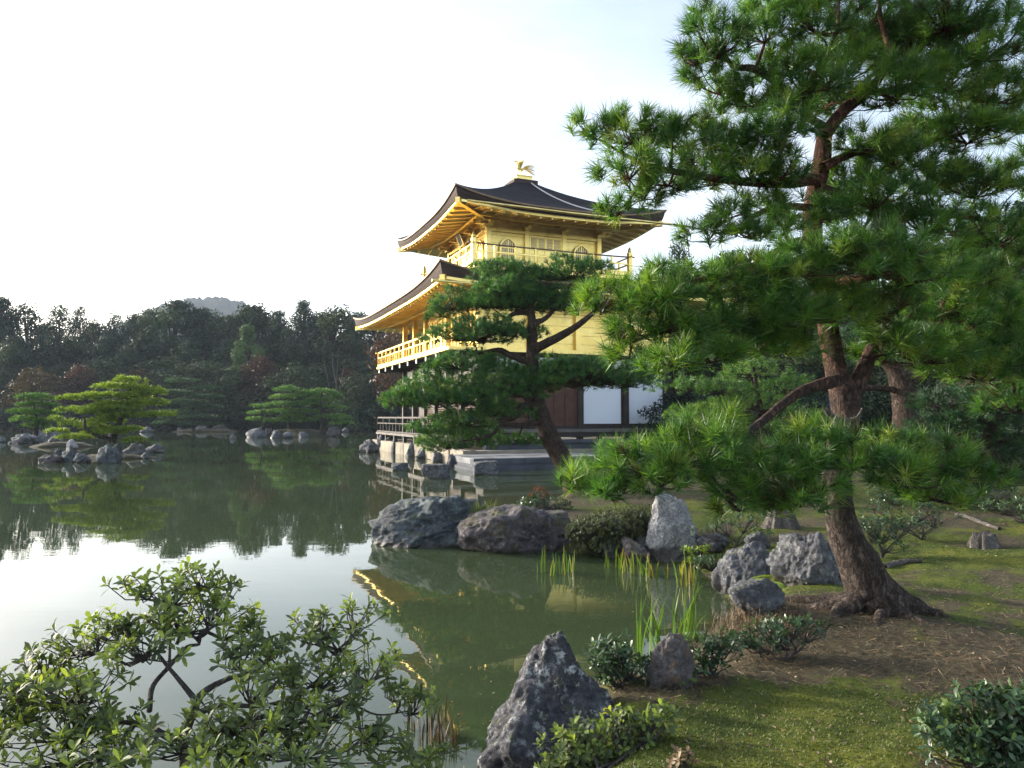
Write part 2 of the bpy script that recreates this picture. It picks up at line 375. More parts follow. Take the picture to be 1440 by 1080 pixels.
def ground_mat():
    m, nt, b = mat_new('mossy_earth'); v = coords(nt)
    ms = N(nt, 'ShaderNodeAttribute', attribute_name='moss').outputs['Fac']
    n1 = noise_tex(nt, v, 2.6, 9, .72); n2 = noise_tex(nt, v, 22, 6, .7); n3 = noise_tex(nt, v, 90, 3, .7); n4 = noise_tex(nt, v, 1.1, 5, .6)
    earth = ramp(nt, n2, [(.25, (.020, .018, .011)), (.45, (.050, .043, .025)), (.62, (.088, .076, .045)), (.78, (.18, .165, .12))])
    moss = ramp(nt, n1, [(.3, (.028, .036, .008)), (.5, (.05, .072, .010)), (.7, (.10, .115, .018))])
    moss = mixc(nt, ramp(nt, math_n(nt, 'ADD', n4, math_n(nt, 'MULTIPLY', math_n(nt, 'SUBTRACT', n2, .5), .3)), [(.50, (0, 0, 0)), (.64, (.75, .75, .75))]), moss, (.135, .140, .020))
    moss = mixc(nt, .6, moss, ramp(nt, n3, [(.3, (.5, .5, .5)), (.7, (1.5, 1.5, 1.3))]), 'MULTIPLY')
    f = math_n(nt, 'ADD', ms, math_n(nt, 'ADD', math_n(nt, 'MULTIPLY', math_n(nt, 'SUBTRACT', n1, .5), 2.6), math_n(nt, 'MULTIPLY', math_n(nt, 'SUBTRACT', n2, .5), .8)))
    f = ramp(nt, f, [(.38, (0, 0, 0)), (.62, (1, 1, 1))])
    c = mixc(nt, f, earth, moss)
    nt.links.new(c, b.inputs['Base Color']); b.inputs['Roughness'].default_value = .95; b.inputs['Specular IOR Level'].default_value = .2
    p = bump(nt, None, n1, .7, .05); p = bump(nt, None, n2, .8, .025, p); bump(nt, b, n3, .7, .008, p)
    return m
M['ground'] = ground_mat()
def forest_floor_mat(name, stops, sc):
    m, nt, b = mat_new(name); v = coords(nt)
    n1 = noise_tex(nt, v, sc, 8, .7); nt.links.new(ramp(nt, n1, stops), b.inputs['Base Color']); b.inputs['Roughness'].default_value = .95
    bump(nt, b, n1, 1, 1 / sc)
    return m
M['far_ground'] = forest_floor_mat('far_bank_earth', [(.3, (.02, .022, .012)), (.6, (.045, .045, .022)), (.8, (.07, .075, .03))], .7)
M['island_moss'] = forest_floor_mat('island_moss', [(.3, (.02, .02, .012)), (.55, (.045, .045, .02)), (.8, (.085, .08, .03))], 1.6)
M['hill'] = forest_floor_mat('wooded_hill', [(.3, (.015, .025, .014)), (.6, (.03, .045, .02)), (.8, (.05, .06, .03))], .12)
# ------------------------------------------------------------------ setting: water, ground, far bank, hill
def sdist(X, Y, poly):
    """signed distance to a polygon, positive inside"""
    P = np.array(poly, float); Q = np.roll(P, -1, 0)
    best = np.full(X.shape, 1e9); ins = np.zeros(X.shape, bool)
    for (x0, y0), (x1, y1) in zip(P, Q):
        dx, dy = x1 - x0, y1 - y0; L = dx * dx + dy * dy + 1e-12
        t = np.clip(((X - x0) * dx + (Y - y0) * dy) / L, 0, 1)
        best = np.minimum(best, np.hypot(X - x0 - t * dx, Y - y0 - t * dy))
        c = ((y0 > Y) != (y1 > Y)) & (X < dx * (Y - y0) / (dy if abs(dy) > 1e-12 else 1e-12) + x0)
        ins ^= c
    return np.where(ins, best, -best)
def fnoise(X, Y, sc, seed=0, octv=4):
    """cheap value noise in numpy"""
    out = np.zeros(X.shape); amp = 1; tot = 0
    r = np.random.default_rng(seed); T = r.random((256, 256))
    for o in range(octv):
        u = X * sc * 2 ** o + 37.3 * o + 500; v = Y * sc * 2 ** o + 11.7 * o + 500
        i = np.floor(u).astype(int); j = np.floor(v).astype(int); f = u - i; g = v - j
        f = f * f * (3 - 2 * f); g = g * g * (3 - 2 * g)
        a = T[i % 256, j % 256]; b = T[(i + 1) % 256, j % 256]; c = T[i % 256, (j + 1) % 256]; d = T[(i + 1) % 256, (j + 1) % 256]
        out += amp * ((a * (1 - f) + b * f) * (1 - g) + (c * (1 - f) + d * f) * g); tot += amp; amp *= .5
    return out / tot - .5
def smooth01(t): t = np.clip(t, 0, 1); return t * t * (3 - 2 * t)

BANG = math.atan2(.382, .924)
E1 = Vector((math.cos(BANG), math.sin(BANG), 0)); E2 = Vector((-math.sin(BANG), math.cos(BANG), 0))
BM = Vector((.445, 35.59, 0))
def bp(a, b, z=0.0): return BM + E1 * a + E2 * b + Vector((0, 0, z))

shore = [(-9, 2.4), (-4.5, 2.85), (-2.4, 3.12), (-.9, 3.2), (-.12, 3.38)]
for q in ((690, 1075), (735, 985), (875, 962), (900, 972), (962, 905), (1000, 882), (1030, 858), (1012, 836), (998, 815), (985, 800), (958, 793), (905, 789), (850, 781), (800, 777), (700, 773), (612, 763), (566, 757)):
    p = on(*q); shore.append((p.x, p.y))
shore += [(-1.35, 11.1), (-.4, 11.7), (.3, 12.5), (.55, 13.6), (.8, 15.4), (1.5, 17), (3, 18.5), (5.6, 20), (6.4, 23)]
for a, b in ((1.0, -9.2), (-5.6, -9.6), (-5.7, -2), (-5.6, 3), (-5.4, 7.6), (4, 8.4)): p = bp(a, b); shore.append((p.x, p.y))
shore += [(14, 62), (50, 130), (220, 150), (220, -30), (-9, -30)]

BASE = on(1228, 852, .42)                       # foot of the large pine
PATCH = [(1040, 1040, .8, .8), (1340, 790, 1.3, .75), (1250, 760, .9, .4), (1420, 850, .7, .4), (1390, 1000, .5, .2), (960, 1010, .5, .5), (1150, 815, .5, .6), (1320, 700, 2.5, .6), (1000, 720, 1.5, .5), (1180, 1010, .6, .35)]
DRY = [(1110, 950, .4, .35), (1060, 880, .45, .9), (1300, 890, .6, .25), (1180, 880, .4, .25)]
def terrain(X, Y):
    s = sdist(X, Y, shore)
    r = np.hypot(X, Y)
    s = s + .22 * fnoise(X, Y, 2.2, 3) * np.minimum(1, 12 / np.maximum(r, 1))
    z = np.where(s > 0, .30 * smooth01(s / .7) + .022 * np.minimum(s, 8), np.maximum(s * .5, -.6))
    z = z + np.where(s > 0, smooth01(s / .8), 0) * (.10 * fnoise(X, Y, .9, 5) + .05 * fnoise(X, Y, 4, 6))
    z = z + np.exp(-((X - BASE.x) ** 2 + (Y - BASE.y) ** 2) / .7) * .06
    m = on(1055, 880, .3); z = z + np.exp(-((X - m.x) ** 2 + (Y - m.y) ** 2) / .16) * .10
    z = z + smooth01((Y - 12) / 40) * .7 * smooth01((X - 4) / 6)
    # the pavilion stands on its own terrace: keep the garden below it
    la = (X - BM.x) * E1.x + (Y - BM.y) * E1.y; lb = (X - BM.x) * E2.x + (Y - BM.y) * E2.y
    k = smooth01((8.5 - np.abs(la)) / 2) * smooth01((11.5 - np.abs(lb)) / 1.5)
    return z * (1 - k) + np.minimum(z, .12) * k
def gz(x, y): return float(terrain(np.array([float(x)]), np.array([float(y)]))[0])
def drop(px, py, guess=.35):
    """the spot on the bank seen at a photo pixel"""
    z = guess
    for _ in range(12): p = on(px, py, z); z = .5 * z + .5 * max(gz(p.x, p.y), 0)
    p = on(px, py, z); return Vector((p.x, p.y, max(gz(p.x, p.y), 0)))

rows = np.concatenate([np.linspace(-8, 1.2, 14), np.geomspace(1.3, 130, 300)])
tans = np.concatenate([np.linspace(-2.2, -.42, 40), np.linspace(-.41, 1.0, 330), np.linspace(1.03, 2.4, 36)])
Yg, Tg = np.meshgrid(rows, tans, indexing='ij')
Xg = Tg * np.maximum(Yg, 1.3) * 1.0
Zg = terrain(Xg, Yg)
moss = .22 + 1.9 * fnoise(Xg, Yg, 2.4, 21)
for px, py, r, a in PATCH:
    p = on(px, py, .4); moss = moss + a * np.exp(-((Xg - p.x) ** 2 + (Yg - p.y) ** 2) / (r * r))
for px, py, r, a in DRY:
    p = on(px, py, .4); moss = moss - a * np.exp(-((Xg - p.x) ** 2 + (Yg - p.y) ** 2) / (r * r))
nr, ncol = Yg.shape
V = np.stack([Xg, Yg, Zg], -1).reshape(-1, 3)
idx = np.arange(nr * ncol).reshape(nr, ncol)
F = np.stack([idx[:-1, :-1], idx[:-1, 1:], idx[1:, 1:], idx[1:, :-1]], -1).reshape(-1, 4)
zmax = Zg.reshape(-1)[F].max(1); F = F[zmax > -.55]
me = new_mesh('ground', V, F, None, True)
a_ = me.attributes.new('moss', 'FLOAT', 'POINT'); a_.data.foreach_set('value', moss.reshape(-1).astype(np.float32))
tag(link('ground', me, M['ground']), kind='structure')
def moss_at(x, y):
    v = .22 + 1.9 * fnoise(x, y, 2.4, 21)
    for L, s in ((PATCH, 1), (DRY, -1)):
        for px, py, r, a in L:
            p = on(px, py, .4); v = v + s * a * np.exp(-((x - p.x) ** 2 + (y - p.y) ** 2) / (r * r))
    return v

w = MB(); w.grid([[(-700, -40, 0), (500, -40, 0)], [(-700, 720, 0), (500, 720, 0)]])
tag(w.build('water', M['water']), kind='structure')

# far bank behind the pond
fx = np.linspace(-170, 60, 150); fy = np.linspace(84, 240, 60)
FX, FY = np.meshgrid(fx, fy)
edge = 100 + 6 * np.sin(FX * .07) - 10 * smooth01((FX + 20) / 14) + 4 * fnoise(FX, FY * 0, .05, 9)
FZ = np.clip((FY - edge) * .3, -1, .5) + np.clip(FY - edge - 4, 0, 60) * .05 + .5 * fnoise(FX, FY, .15, 4)
k = np.arange(FX.size).reshape(FX.shape)
tag(link('far_bank', new_mesh('far_bank', np.stack([FX, FY, FZ], -1).reshape(-1, 3), np.stack([k[:-1, :-1], k[:-1, 1:], k[1:, 1:], k[1:, :-1]], -1).reshape(-1, 4), None, True), M['far_ground']), kind='structure')
# wooded hill in the distance
hx = np.linspace(-330, 120, 260); hy = np.linspace(330, 520, 90)
HX, HY = np.meshgrid(hx, hy)
prof = 40 + 29 * np.exp(-((HX + 194) / 50) ** 2) + 10 * np.exp(-((HX + 160) / 30) ** 2) + 8 * np.exp(-((HX + 80) / 60) ** 2)
HZ = prof * smooth01((HY - 330) / 110) * (1 - .5 * smooth01((HY - 450) / 70)) + 7 * np.abs(fnoise(HX, HY, .16, 8, 3)) + 7 * fnoise(HX, HY, .55, 2, 2)
k = np.arange(HX.size).reshape(HX.shape)
tag(link('hill', new_mesh('hill', np.stack([HX * 2, HY * 2, HZ * 2 - 6], -1).reshape(-1, 3), np.stack([k[:-1, :-1], k[:-1, 1:], k[1:, 1:], k[1:, :-1]], -1).reshape(-1, 4), None, True), M['hill']), kind='structure')

def islet(name, cx, cy, rx, ry, h, mat='island_moss', seed=0):
    u = np.linspace(0, 1, 14)[1:]; t = np.linspace(0, 2 * np.pi, 48, endpoint=False)
    U, T = np.meshgrid(u, t, indexing='ij')
    rr = U * (1 + .18 * np.sin(3 * T + seed) + .1 * np.sin(5 * T + 2 * seed))
    X = rx * 1.15 * rr * np.cos(T); Y = ry * 1.15 * rr * np.sin(T)
    Z = h * (1 - smooth01((U - .35) / .6)) - .5 * smooth01((U - .75) / .25) + h * .5 * fnoise(X, Y, 1.1, seed + 3)
    V = np.concatenate([np.stack([X, Y, Z], -1).reshape(-1, 3), [[0, 0, h]]])
    k = np.arange(U.size).reshape(U.shape); kn = np.roll(k, -1, 1)
    F = np.stack([k[:-1], kn[:-1], kn[1:], k[1:]], -1).reshape(-1, 4)
    F = np.concatenate([F, np.stack([np.full(48, U.size), k[0], kn[0], kn[0]], -1)[:, [0, 1, 2, 2]]]) if False else F
    o = link(name, new_mesh(name, V, F, None, True), M[mat], None, (cx, cy, 0)); tag(o, kind='structure'); return o
pI = at(150, 640, 31); islet('island', pI.x + .2, 30.9, 1.8, 1.0, .14, seed=1)
pL = at(55, 630, 41); islet('island', pL.x, 43.2, 2.0, 1.1, .25, seed=2)
pB = at(285, 606, 84); islet('island', pB.x - 1, 87.5, 4.2, 1.6, .35, seed=3)
pR = at(415, 612, 66); islet('island', pR.x, 66.8, 4.0, 1.8, .6, seed=4)

# ------------------------------------------------------------------ the golden pavilion
pav = thing('golden_pavilion', 'three storey golden pavilion with dark curved shingle roofs at the edge of the pond', 'pavilion', BM, BANG)
G, GW = M['gold'], M['gold_wall']
def side(k, h):
    """maps (s along a square side of half size h, out, z) into pavilion space"""
    def T(s, o, z):
        x, y = s - h, -h - o
        for _ in range(k): x, y = y, -x
        return (x, y, z)
    return T
def roof_z(A, B, ze, lift, zt, pw, kf):
    L = lambda s: lift * abs(s) ** pw
    return lambda s, t: ze + L(s) * (1 - t) ** 1.4 + (zt - ze) * (kf * t + (1 - kf) * t * t)
def hip_roof(tagname, A, B, a, b, ze, lift, zt, pw, kf, wallA, wallB, zw, th=.26, strip=.11, nr=26, rafter=.42):
    z = roof_z(A, B, ze, lift, zt, pw, kf)
    root = MB(); edge = MB(); rim = MB(); sof = MB(); raf = sof
    ss = np.linspace(-1, 1, 2 * nr + 1); ts = np.linspace(0, 1, 13)
    for k in range(4):
        O, I, Wd = ((A, B), (a, b), (wallA, wallB)) if k % 2 == 0 else ((B, A), (b, a), (wallB, wallA))
        def rot(x, y, zz, k=k):
            for _ in range(k): x, y = y, -x
            return (x, y, zz)
        root.grid([[rot((O[0] * (1 - t) + I[0] * t) * s, -(O[1] * (1 - t) + I[1] * t), z(s, t)) for s in ss] for t in ts])
        tk = lambda s: th + .27 * abs(s) ** 5
        rim.grid([[rot((O[0] + e) * s, -(O[1] + e), z(s, 0) + dz) for s in ss] for e, dz in ((-.02, .012), (.045, .006), (.045, -.06), (0, -.06))])
        edge.grid([[rot((O[0] - e) * s, -(O[1] - e), z(s, 0) - f * tk(s)) for s in ss] for e, f in ((0, .1), (.05, .55), (.13, 1.0), (.30, 1.0))])
        zb = lambda s: z(s, 0) - tk(s)
        sof.grid([[rot((O[0] - .16) * s, -(O[1] - .16), zb(s) - dz) for s in ss] for dz in (-.03, strip)])
        rows_ = []
        for t in np.linspace(0, 1, 7):
            rows_.append([rot(((O[0] - .16) * (1 - t) + Wd[0] * t) * s, -((O[1] - .16) * (1 - t) + Wd[1] * t), (zb(s) - strip) * (1 - t) + zw * t) for s in ss])
        sof.grid(rows_)
        n = int(2 * O[0] / rafter)
        for i in range(1, n):
            x = -O[0] + 2 * O[0] * i / n; s0 = x / O[0]
            # rafters run square to the wall and stop at the hip
            lim = max(0, (abs(x) - Wd[0]) / (O[0] - .16 - Wd[0])) if abs(x) > Wd[0] else 0
            tmax = 1 - lim
            if tmax < .08: continue
            pts = []
            for t in np.linspace(.06, max(tmax, .1), 4):
                X = (O[0] - .16) * (1 - t) + Wd[0] * t
                s1 = max(-1, min(1, x / X)); zz = (zb(s1) - strip) * (1 - t) + zw * t
                pts.append((x, -((O[1] - .16) * (1 - t) + Wd[1] * t), zz - .03))
            for p, q in zip(pts, pts[1:]): raf.bar(rot(*p), rot(*q), .075, .09)
        # purlin under the rafters
        for fr in (.62,):
            line = []
            for s in np.linspace(-1, 1, 25):
                line.append(rot(((O[0] - .16) * (1 - fr) + Wd[0] * fr) * s, -((O[1] - .16) * (1 - fr) + Wd[1] * fr), (zb(s) - strip) * (1 - fr) + zw * fr - .11))
            for p, q in zip(line, line[1:]): raf.bar(p, q, .11, .11)
    r = root.build(tagname, M['roof'], pav, True)
    edge.build('eave_edge', M['roof_edge'], r); rim.build('eave_rim', M['rim'], r)
    sof.build('eave_soffit', G, r)
    for k in range(4):      # corner rafters with cap
        sx, sy = ((-1, -1), (1, -1), (1, 1), (-1, 1))[k]
        c = MB(); zc = z(1, 0) - th - .27 - strip
        c.bar((sx * (A - .1), sy * (B - .1), zc + .02), (sx * wallA, sy * wallB, zw - .12), .2, .22)
        c.build('corner_rafter', G, r)
    return r, z
up_roof, zU = hip_roof('upper_roof', 4.95, 4.95, .5, .5, 10.52, .52, 13.02, 3.2, .62, 2.7, 2.7, 10.5, rafter=.55)
lo_roof, zL = hip_roof('lower_roof', 6.55, 8.13, 3.15, 3.15, 6.75, .47, 8.0, 4.0, .55, 4.2, 5.78, 6.72, rafter=.42)
# roof crown and bird
m = MB(); m.box(-.62, .62, -.62, .62, 12.86, 13.12); m.build('roof_crown', M['roof_edge'], up_roof)
m = MB(); m.box(-.5, .5, -.5, .5, 13.118, 13.17); m.box(-.4, .4, -.4, .4, 13.17, 13.34); m.box(-.44, .44, -.44, .44, 13.34, 13.38); m.build('finial_base', G, up_roof)
def phoenix():
    acc = Acc(); base = np.array([0, 0, 13.38])
    def lim(P, sides=8): add_limb(acc, smooth_path([(p[0], p[1], p[2] + 13.38, p[3]) for p in P], 4), sides, 0)
    # the bird faces left along -x; body, neck and head
    lim([(.12, 0, .44, .02), (.06, 0, .43, .075), (-.05, 0, .44, .10), (-.16, 0, .52, .075), (-.20, 0, .64, .04), (-.22, 0, .76, .034), (-.26, 0, .82, .048), (-.32, 0, .82, .03), (-.40, 0, .79, .006)])
    for y in (-.06, .06):
        lim([(-.03, y, .36, .035), (-.01, y, .20, .018), (-.04, y, .02, .018)], 6)
        lim([(-.04, y, .015, .014), (-.13, y, .012, .008)], 5)
    for a in (0, 20, 40): lim([(-.26, 0, .86, .012), (-.25 + .05 * math.sin(math.radians(a)), 0, .95, .008), (-.2 + .12 * math.sin(math.radians(a)), 0, .99 - a * .001, .003)], 4)
    for y in (-.08, .08):   # raised wings, five feathers each
        for i in range(5):
            a = math.radians(55 + 14 * i)
            lim([(-.06, y, .50, .03), (-.06 - .22 * math.cos(a), y * 2.2, .50 + .26 * math.sin(a), .03), (-.04 - .34 * math.cos(a), y * 2.6, .52 + .42 * math.sin(a), .008)], 4)
    for i in range(9):      # spread tail plumes
        a = math.radians(58 - 11 * i)
        yy = .10 * math.sin(i * 2.1)
        lim([(.06, 0, .45, .03), (.26, yy * .5, .45 + .16 * math.sin(a) + .06, .026), (.50 + .1 * math.cos(a), yy, .42 + .34 * math.sin(a), .02), (.66 + .1 * math.cos(a), yy, .36 + .40 * math.sin(a), .005)], 4)
    V = np.concatenate(acc.V); V[:, 2] = 13.38 + (V[:, 2] - 13.38) * .95
    acc.V = [V]; acc.F = [np.concatenate(acc.F)]; acc.T = [np.concatenate(acc.T)]
    o = link('phoenix_statue', acc.mesh('phoenix_statue', True), G, pav); return o
phoenix()
m = MB(); pts = []
for i in range(13):
    t = 1 - i / 12 * .86; y = -(4.95 * (1 - t) + .5 * t); x = .25 + 1.35 * (i / 12) ** 1.2
    pts.append((x, y, zU(x / (4.95 * (1 - t) + .5 * t), t) + .035))
m.tube(pts, .03, 6); m.build('lightning_cable', M['pale_metal'], pav)
m = MB(); m.tube([(-4.5, -5.08, 10.36), (0, -5.1, 10.33), (5.2, -5.1, 10.36)], .055, 8); m.build('rain_gutter', G, pav)
m = MB(); m.tube([(5.15, -5.1, 10.36), (6.4, -5.13, 10.33), (7.1, -5.15, 10.27)], [.05, .035, .012], 8); m.build('gutter_spout', M['dark_wood'], pav)
m = MB(); m.tube([(-6.9, -8.3, 6.42), (0, -8.3, 6.36), (6.4, -8.3, 6.4)], .05, 8); m.build('rain_gutter', G, pav)

# third storey
m = MB(); m.box(-2.7, 2.7, -2.7, 2.7, 8.2, 10.6); m.build('upper_wall', GW, pav)
for k in range(4):
    T = side(k, 2.75)
    for s in (0.0, 1.83, 3.67):
        c = MB(); c.box(s - .1, s + .1, -.12, .09, 8.28, 10.5, T); c.build('column', G, pav)
    f = MB()
    f.box(.1, 5.4, 0, .065, 8.30, 8.44, T); f.box(.1, 5.4, 0, .06, 9.86, 9.98, T); f.box(.1, 5.4, 0, .07, 10.26, 10.4, T)
    f.build('wall_beam', G, pav)
    for s in (0.0, 1.83, 3.67, 5.5):     # stepped bracket on every column
        br = MB()
        br.box(s - .17, s + .17, -.1, .22, 10.02, 10.12, T); br.box(s - .1, s + .1, .05, .55, 10.12, 10.24, T); br.box(s - .36, s + .36, .4, .52, 10.2, 10.3, T)
        br.build('bracket', G, pav)
    # panelled double door with four lattice lights
    d = MB(); d.box(1.95, 3.55, 0, .03, 8.44, 9.84, T)
    for x in (1.95, 2.72, 3.49): d.box(x, x + .06, .03, .07, 8.44, 9.84, T)
    for zz in (8.46, 8.98, 9.18, 9.74): d.box(2.01, 3.49, .03, .06, zz, zz + .06, T)
    d.box(2.34, 2.38, .03, .055, 8.52, 9.74, T); d.box(3.12, 3.16, .03, .055, 8.52, 9.74, T)
    do = d.build('door', G, pav)
    for x in (2.04, 2.41, 2.81, 3.19):
        p = MB(); p.box(x + .01, x + .28, .031, .036, 9.25, 9.73, T); po = p.build('lattice_pane', M['pane'], do)
        q = MB()
        for i in range(5): q.box(x + .04 + i * .052, x + .058 + i * .052, .036, .05, 9.25, 9.73, T)
        for zz in (9.36, 9.49, 9.62): q.box(x + .01, x + .28, .036, .046, zz, zz + .015, T)
        q.build('lattice', G, do)
    # bell-shaped windows
    for sc_ in (.93, 4.57):
        def arch(w, z0, h, n=9):
            L = [(-w, z0), (-w * .96, z0 + h * .58)]
            for i in range(n + 1):
                a = math.pi - math.pi * i / n
                L.append((w * .93 * math.cos(a), z0 + h * .62 + h * .33 * math.sin(a) ** .8 + (h * .05 if i in (n // 2, n // 2 + 1) else 0)))
            L += [(w * .96, z0 + h * .58), (w, z0)]
            return L
        o_, i_ = arch(.43, 8.44, 1.20), arch(.355, 8.50, 1.06)
        fr = MB(); n = len(o_)
        for i in range(n - 1):
            (a0, b0), (a1, b1), (c0, d0), (c1, d1) = o_[i], o_[i + 1], i_[i], i_[i + 1]
            fr.hexa([T(sc_ + x, o, z) for o in (0.005, .085) for x, z in ((a0, b0), (a1, b1), (c1, d1), (c0, d0))])
        fr.box(sc_ - .43, sc_ + .43, .005, .085, 8.44, 8.50, T)
        fo = fr.build('window', G, pav)
        p = MB(); p.ngon([T(sc_ + x, .022, z) for x, z in i_]); p.build('window_pane', M['pane'], fo)
        q = MB()
        for i in range(7):
            x = -.30 + i * .10; top = 8.5 + 1.06 * (.62 + .33 * max(0, 1 - (x / .34) ** 2) ** .5)
            q.box(sc_ + x - .014, sc_ + x + .014, .024, .05, 8.5, top, T)
        for zz in (8.86, 9.16): q.box(sc_ - .34, sc_ + .34, .026, .055, zz, zz + .035, T)
        q.box(sc_ - .03, sc_ + .03, .026, .06, 8.5, 9.55, T)
        q.build('lattice', M['white'] if False else G, fo)
m = MB(); m.box(-3.85, 3.85, -3.85, 3.85, 8.16, 8.28); m.box(-3.75, 3.75, -3.75, 3.75, 7.99, 8.16); m.build('upper_balcony', G, pav)
m = MB(); m.box(-3.3, 3.3, -3.3, 3.3, 7.6, 7.988); m.build('balcony_base', M['dark_wood'], pav)
for k in range(4):
    T = side(k, 3.78)
    r = MB()
    r.box(.09, 7.47, -.04, .04, 8.30, 8.37, T); r.box(.09, 7.47, -.03, .03, 8.66, 8.72, T)
    for i in range(1, 8): r.box(i * .945 - .035, i * .945 + .035, -.032, .032, 8.37, 8.98, T)
    r.build('railing', G, pav)
    h = MB(); h.tube([T(-.25, 0, 9.03), T(1, 0, 9.0), T(6.6, 0, 9.0), T(7.81, 0, 9.03)], .035, 8); h.build('handrail', M['rim'] if k == 0 else G, pav)
    p = MB(); p.box(-.09, .09, -.09, .09, 8.28, 9.22, T)
    c = T(0, 0, 0); p.tube([(c[0], c[1], z) for z in (9.22, 9.28, 9.34, 9.40, 9.48)], [.06, .085, .08, .055, .01], 10); p.build('newel_post', G, pav)
# name board hung under the left eave
m = MB(); R_ = Matrix.Rotation(math.radians(-22), 3, 'Y')
def pl(x, y, z):
    v = R_ @ Vector((x, y, z)); return (-3.15 + v.x, v.y, 10.1 + v.z)
m.box(-.02, .02, -.24, .24, -.34, .34, pl); po = m.build('name_board', M['ink'], pav)
m = MB()
for b_ in ((-.03, .03, -.29, -.24, -.39, .39), (-.03, .03, .24, .29, -.39, .39), (-.03, .03, -.24, .24, .34, .39), (-.03, .03, -.24, .24, -.39, -.34)): m.box(*b_, T=pl)
m.build('board_frame', G, po)

# second storey: closed room in front, open porch at the far end
m = MB(); m.box(-4.2, 4.2, -5.78, 1.7, 4.43, 6.9); m.build('middle_wall', GW, pav)
m = MB(); m.box(-4.2, 4.2, 1.7, 5.78, 6.6, 6.7); m.build('porch_ceiling', G, pav)
colpos = [(-4.25, y) for y in (-5.83, -3.8, -1.75, 1.75, 3.8, 5.83)] + [(4.25, y) for y in (-5.83, 1.75, 3.8, 5.83)] + [(x, -5.83) for x in (-2.1, 0, 2.1)] + [(0, 5.83)]
for x, y in colpos:
    c = MB(); c.box(x - .11, x + .11, y - .11, y + .11, 4.43, 6.66); c.build('column', G, pav)
for y0, y1 in ((-5.72, -3.91), (-3.69, -1.86), (-1.64, 1.64)):
    p = MB(); n = 4
    for i in range(n + 1):
        y = y0 + (y1 - y0) * i / n; p.box(-4.25, -4.201, y - .035, y + .035, 4.6, 6.2)
    for z_ in (4.6, 5.3, 6.15): p.box(-4.24, -4.201, y0, y1, z_, z_ + .08)
    p.build('shutter', G, pav)
m = MB(); m.box(-4.14, 4.14, -5.93, -5.79, 4.28, 4.43); m.box(-4.14, 4.14, -5.87, -5.785, 5.9, 6.0); m.build('wall_beam', G, pav)
m = MB(); m.box(-5.5, -4.2, -5.83, 7.05, 4.30, 4.43); m.box(-4.2, 5.5, 1.7, 7.05, 4.30, 4.428); m.box(4.2, 5.5, -5.83, 1.7, 4.3, 4.429); m.build('middle_balcony', G, pav)
def rail(name, p0, p1, z0, h, mat, n, w=.07, mid=True, top=.075):
    r = MB(); p0 = Vector(p0); p1 = Vector(p1)
    ext = (p1 - p0).normalized() * .16
    zz = lambda p, z: (p.x, p.y, z)
    r.bar(zz(p0 - ext, z0 + h), zz(p1 + ext, z0 + h), top, top)
    if mid: r.bar(zz(p0, z0 + h * .62), zz(p1, z0 + h * .62), w * .8, w * .8)
    r.bar(zz(p0, z0 + .05), zz(p1, z0 + .05), w, w)
    for i in range(n + 1):
        p = p0.lerp(p1, i / n); big = i % 2 == 0
        r.bar(zz(p, z0), zz(p, z0 + (h if big else h * .62)), w if big else w * .7)
    return r.build(name, mat, pav)
rail('railing', (-5.42, -5.2, 0), (-5.42, 6.98, 0), 4.43, .74, G, 26)
rail('railing', (-5.42, 6.98, 0), (5.42, 6.98, 0), 4.43, .74, G, 22)
for y in np.linspace(-5.4, 6.8, 9):
    b = MB(); b.box(-5.4, -4.1, y - .08, y + .08, 4.10, 4.298); bo = b.build('balcony_beam', M['dark_wood'], pav)
    e = MB(); e.box(-5.43, -5.4, y - .085, y + .085, 4.09, 4.295); e.build('beam_cap', M['white'], bo)
for x in np.linspace(-4.6, 4.6, 6):
    b = MB(); b.box(x - .08, x + .08, 5.9, 6.95, 4.10, 4.298); b.build('balcony_beam', M['dark_wood'], pav)

# first storey: dark posts, brown boards, plaster band and paper screens
m = MB(); m.box(-4.12, 4.12, -5.7, 3.75, 1.3, 3.72); m.build('lower_wall', M['dark_wood'], pav)
m = MB(); m.box(-4.15, 4.15, -5.73, 5.7, 3.72, 4.10); m.build('plaster_band', M['white'], pav)
for x, y in [(-4.25, y) for y in (-5.83, -3.8, -1.75, 0, 1.75, 3.8, 5.83)] + [(x, -5.83) for x in (-2.1, .1, 2.25, 4.3)] + [(0, 5.83), (4.25, 5.83), (4.25, 0)]:
    c = MB(); c.box(x - .11, x + .11, y - .11, y + .11, .55, 4.29); c.build('post', M['dark_wood'], pav)
m = MB(); m.box(-4.14, 4.19, -5.86, -5.74, 3.42, 3.56); m.box(-4.14, 4.19, -5.88, -5.72, 1.2, 1.36); m.box(-4.31, -4.19, -5.72, 5.72, 3.42, 3.56); m.build('lintel', M['dark_wood'], pav)
for x0, x1 in ((.23, 2.12), (2.38, 4.18)):
    s = MB(); s.box(x0 + .06, x1 - .06, -5.80, -5.76, 1.44, 3.36); so = s.build('paper_screen', M['paper'], pav)
    f = MB()
    f.box(x0, x0 + .06, -5.83, -5.74, 1.36, 3.42); f.box(x1 - .06, x1, -5.83, -5.74, 1.36, 3.42); f.box(x0 + .06, x1 - .06, -5.83, -5.74, 1.36, 1.44); f.box(x0 + .06, x1 - .06, -5.83, -5.74, 3.36, 3.42)
    f.build('screen_frame', M['dark_wood'], so)
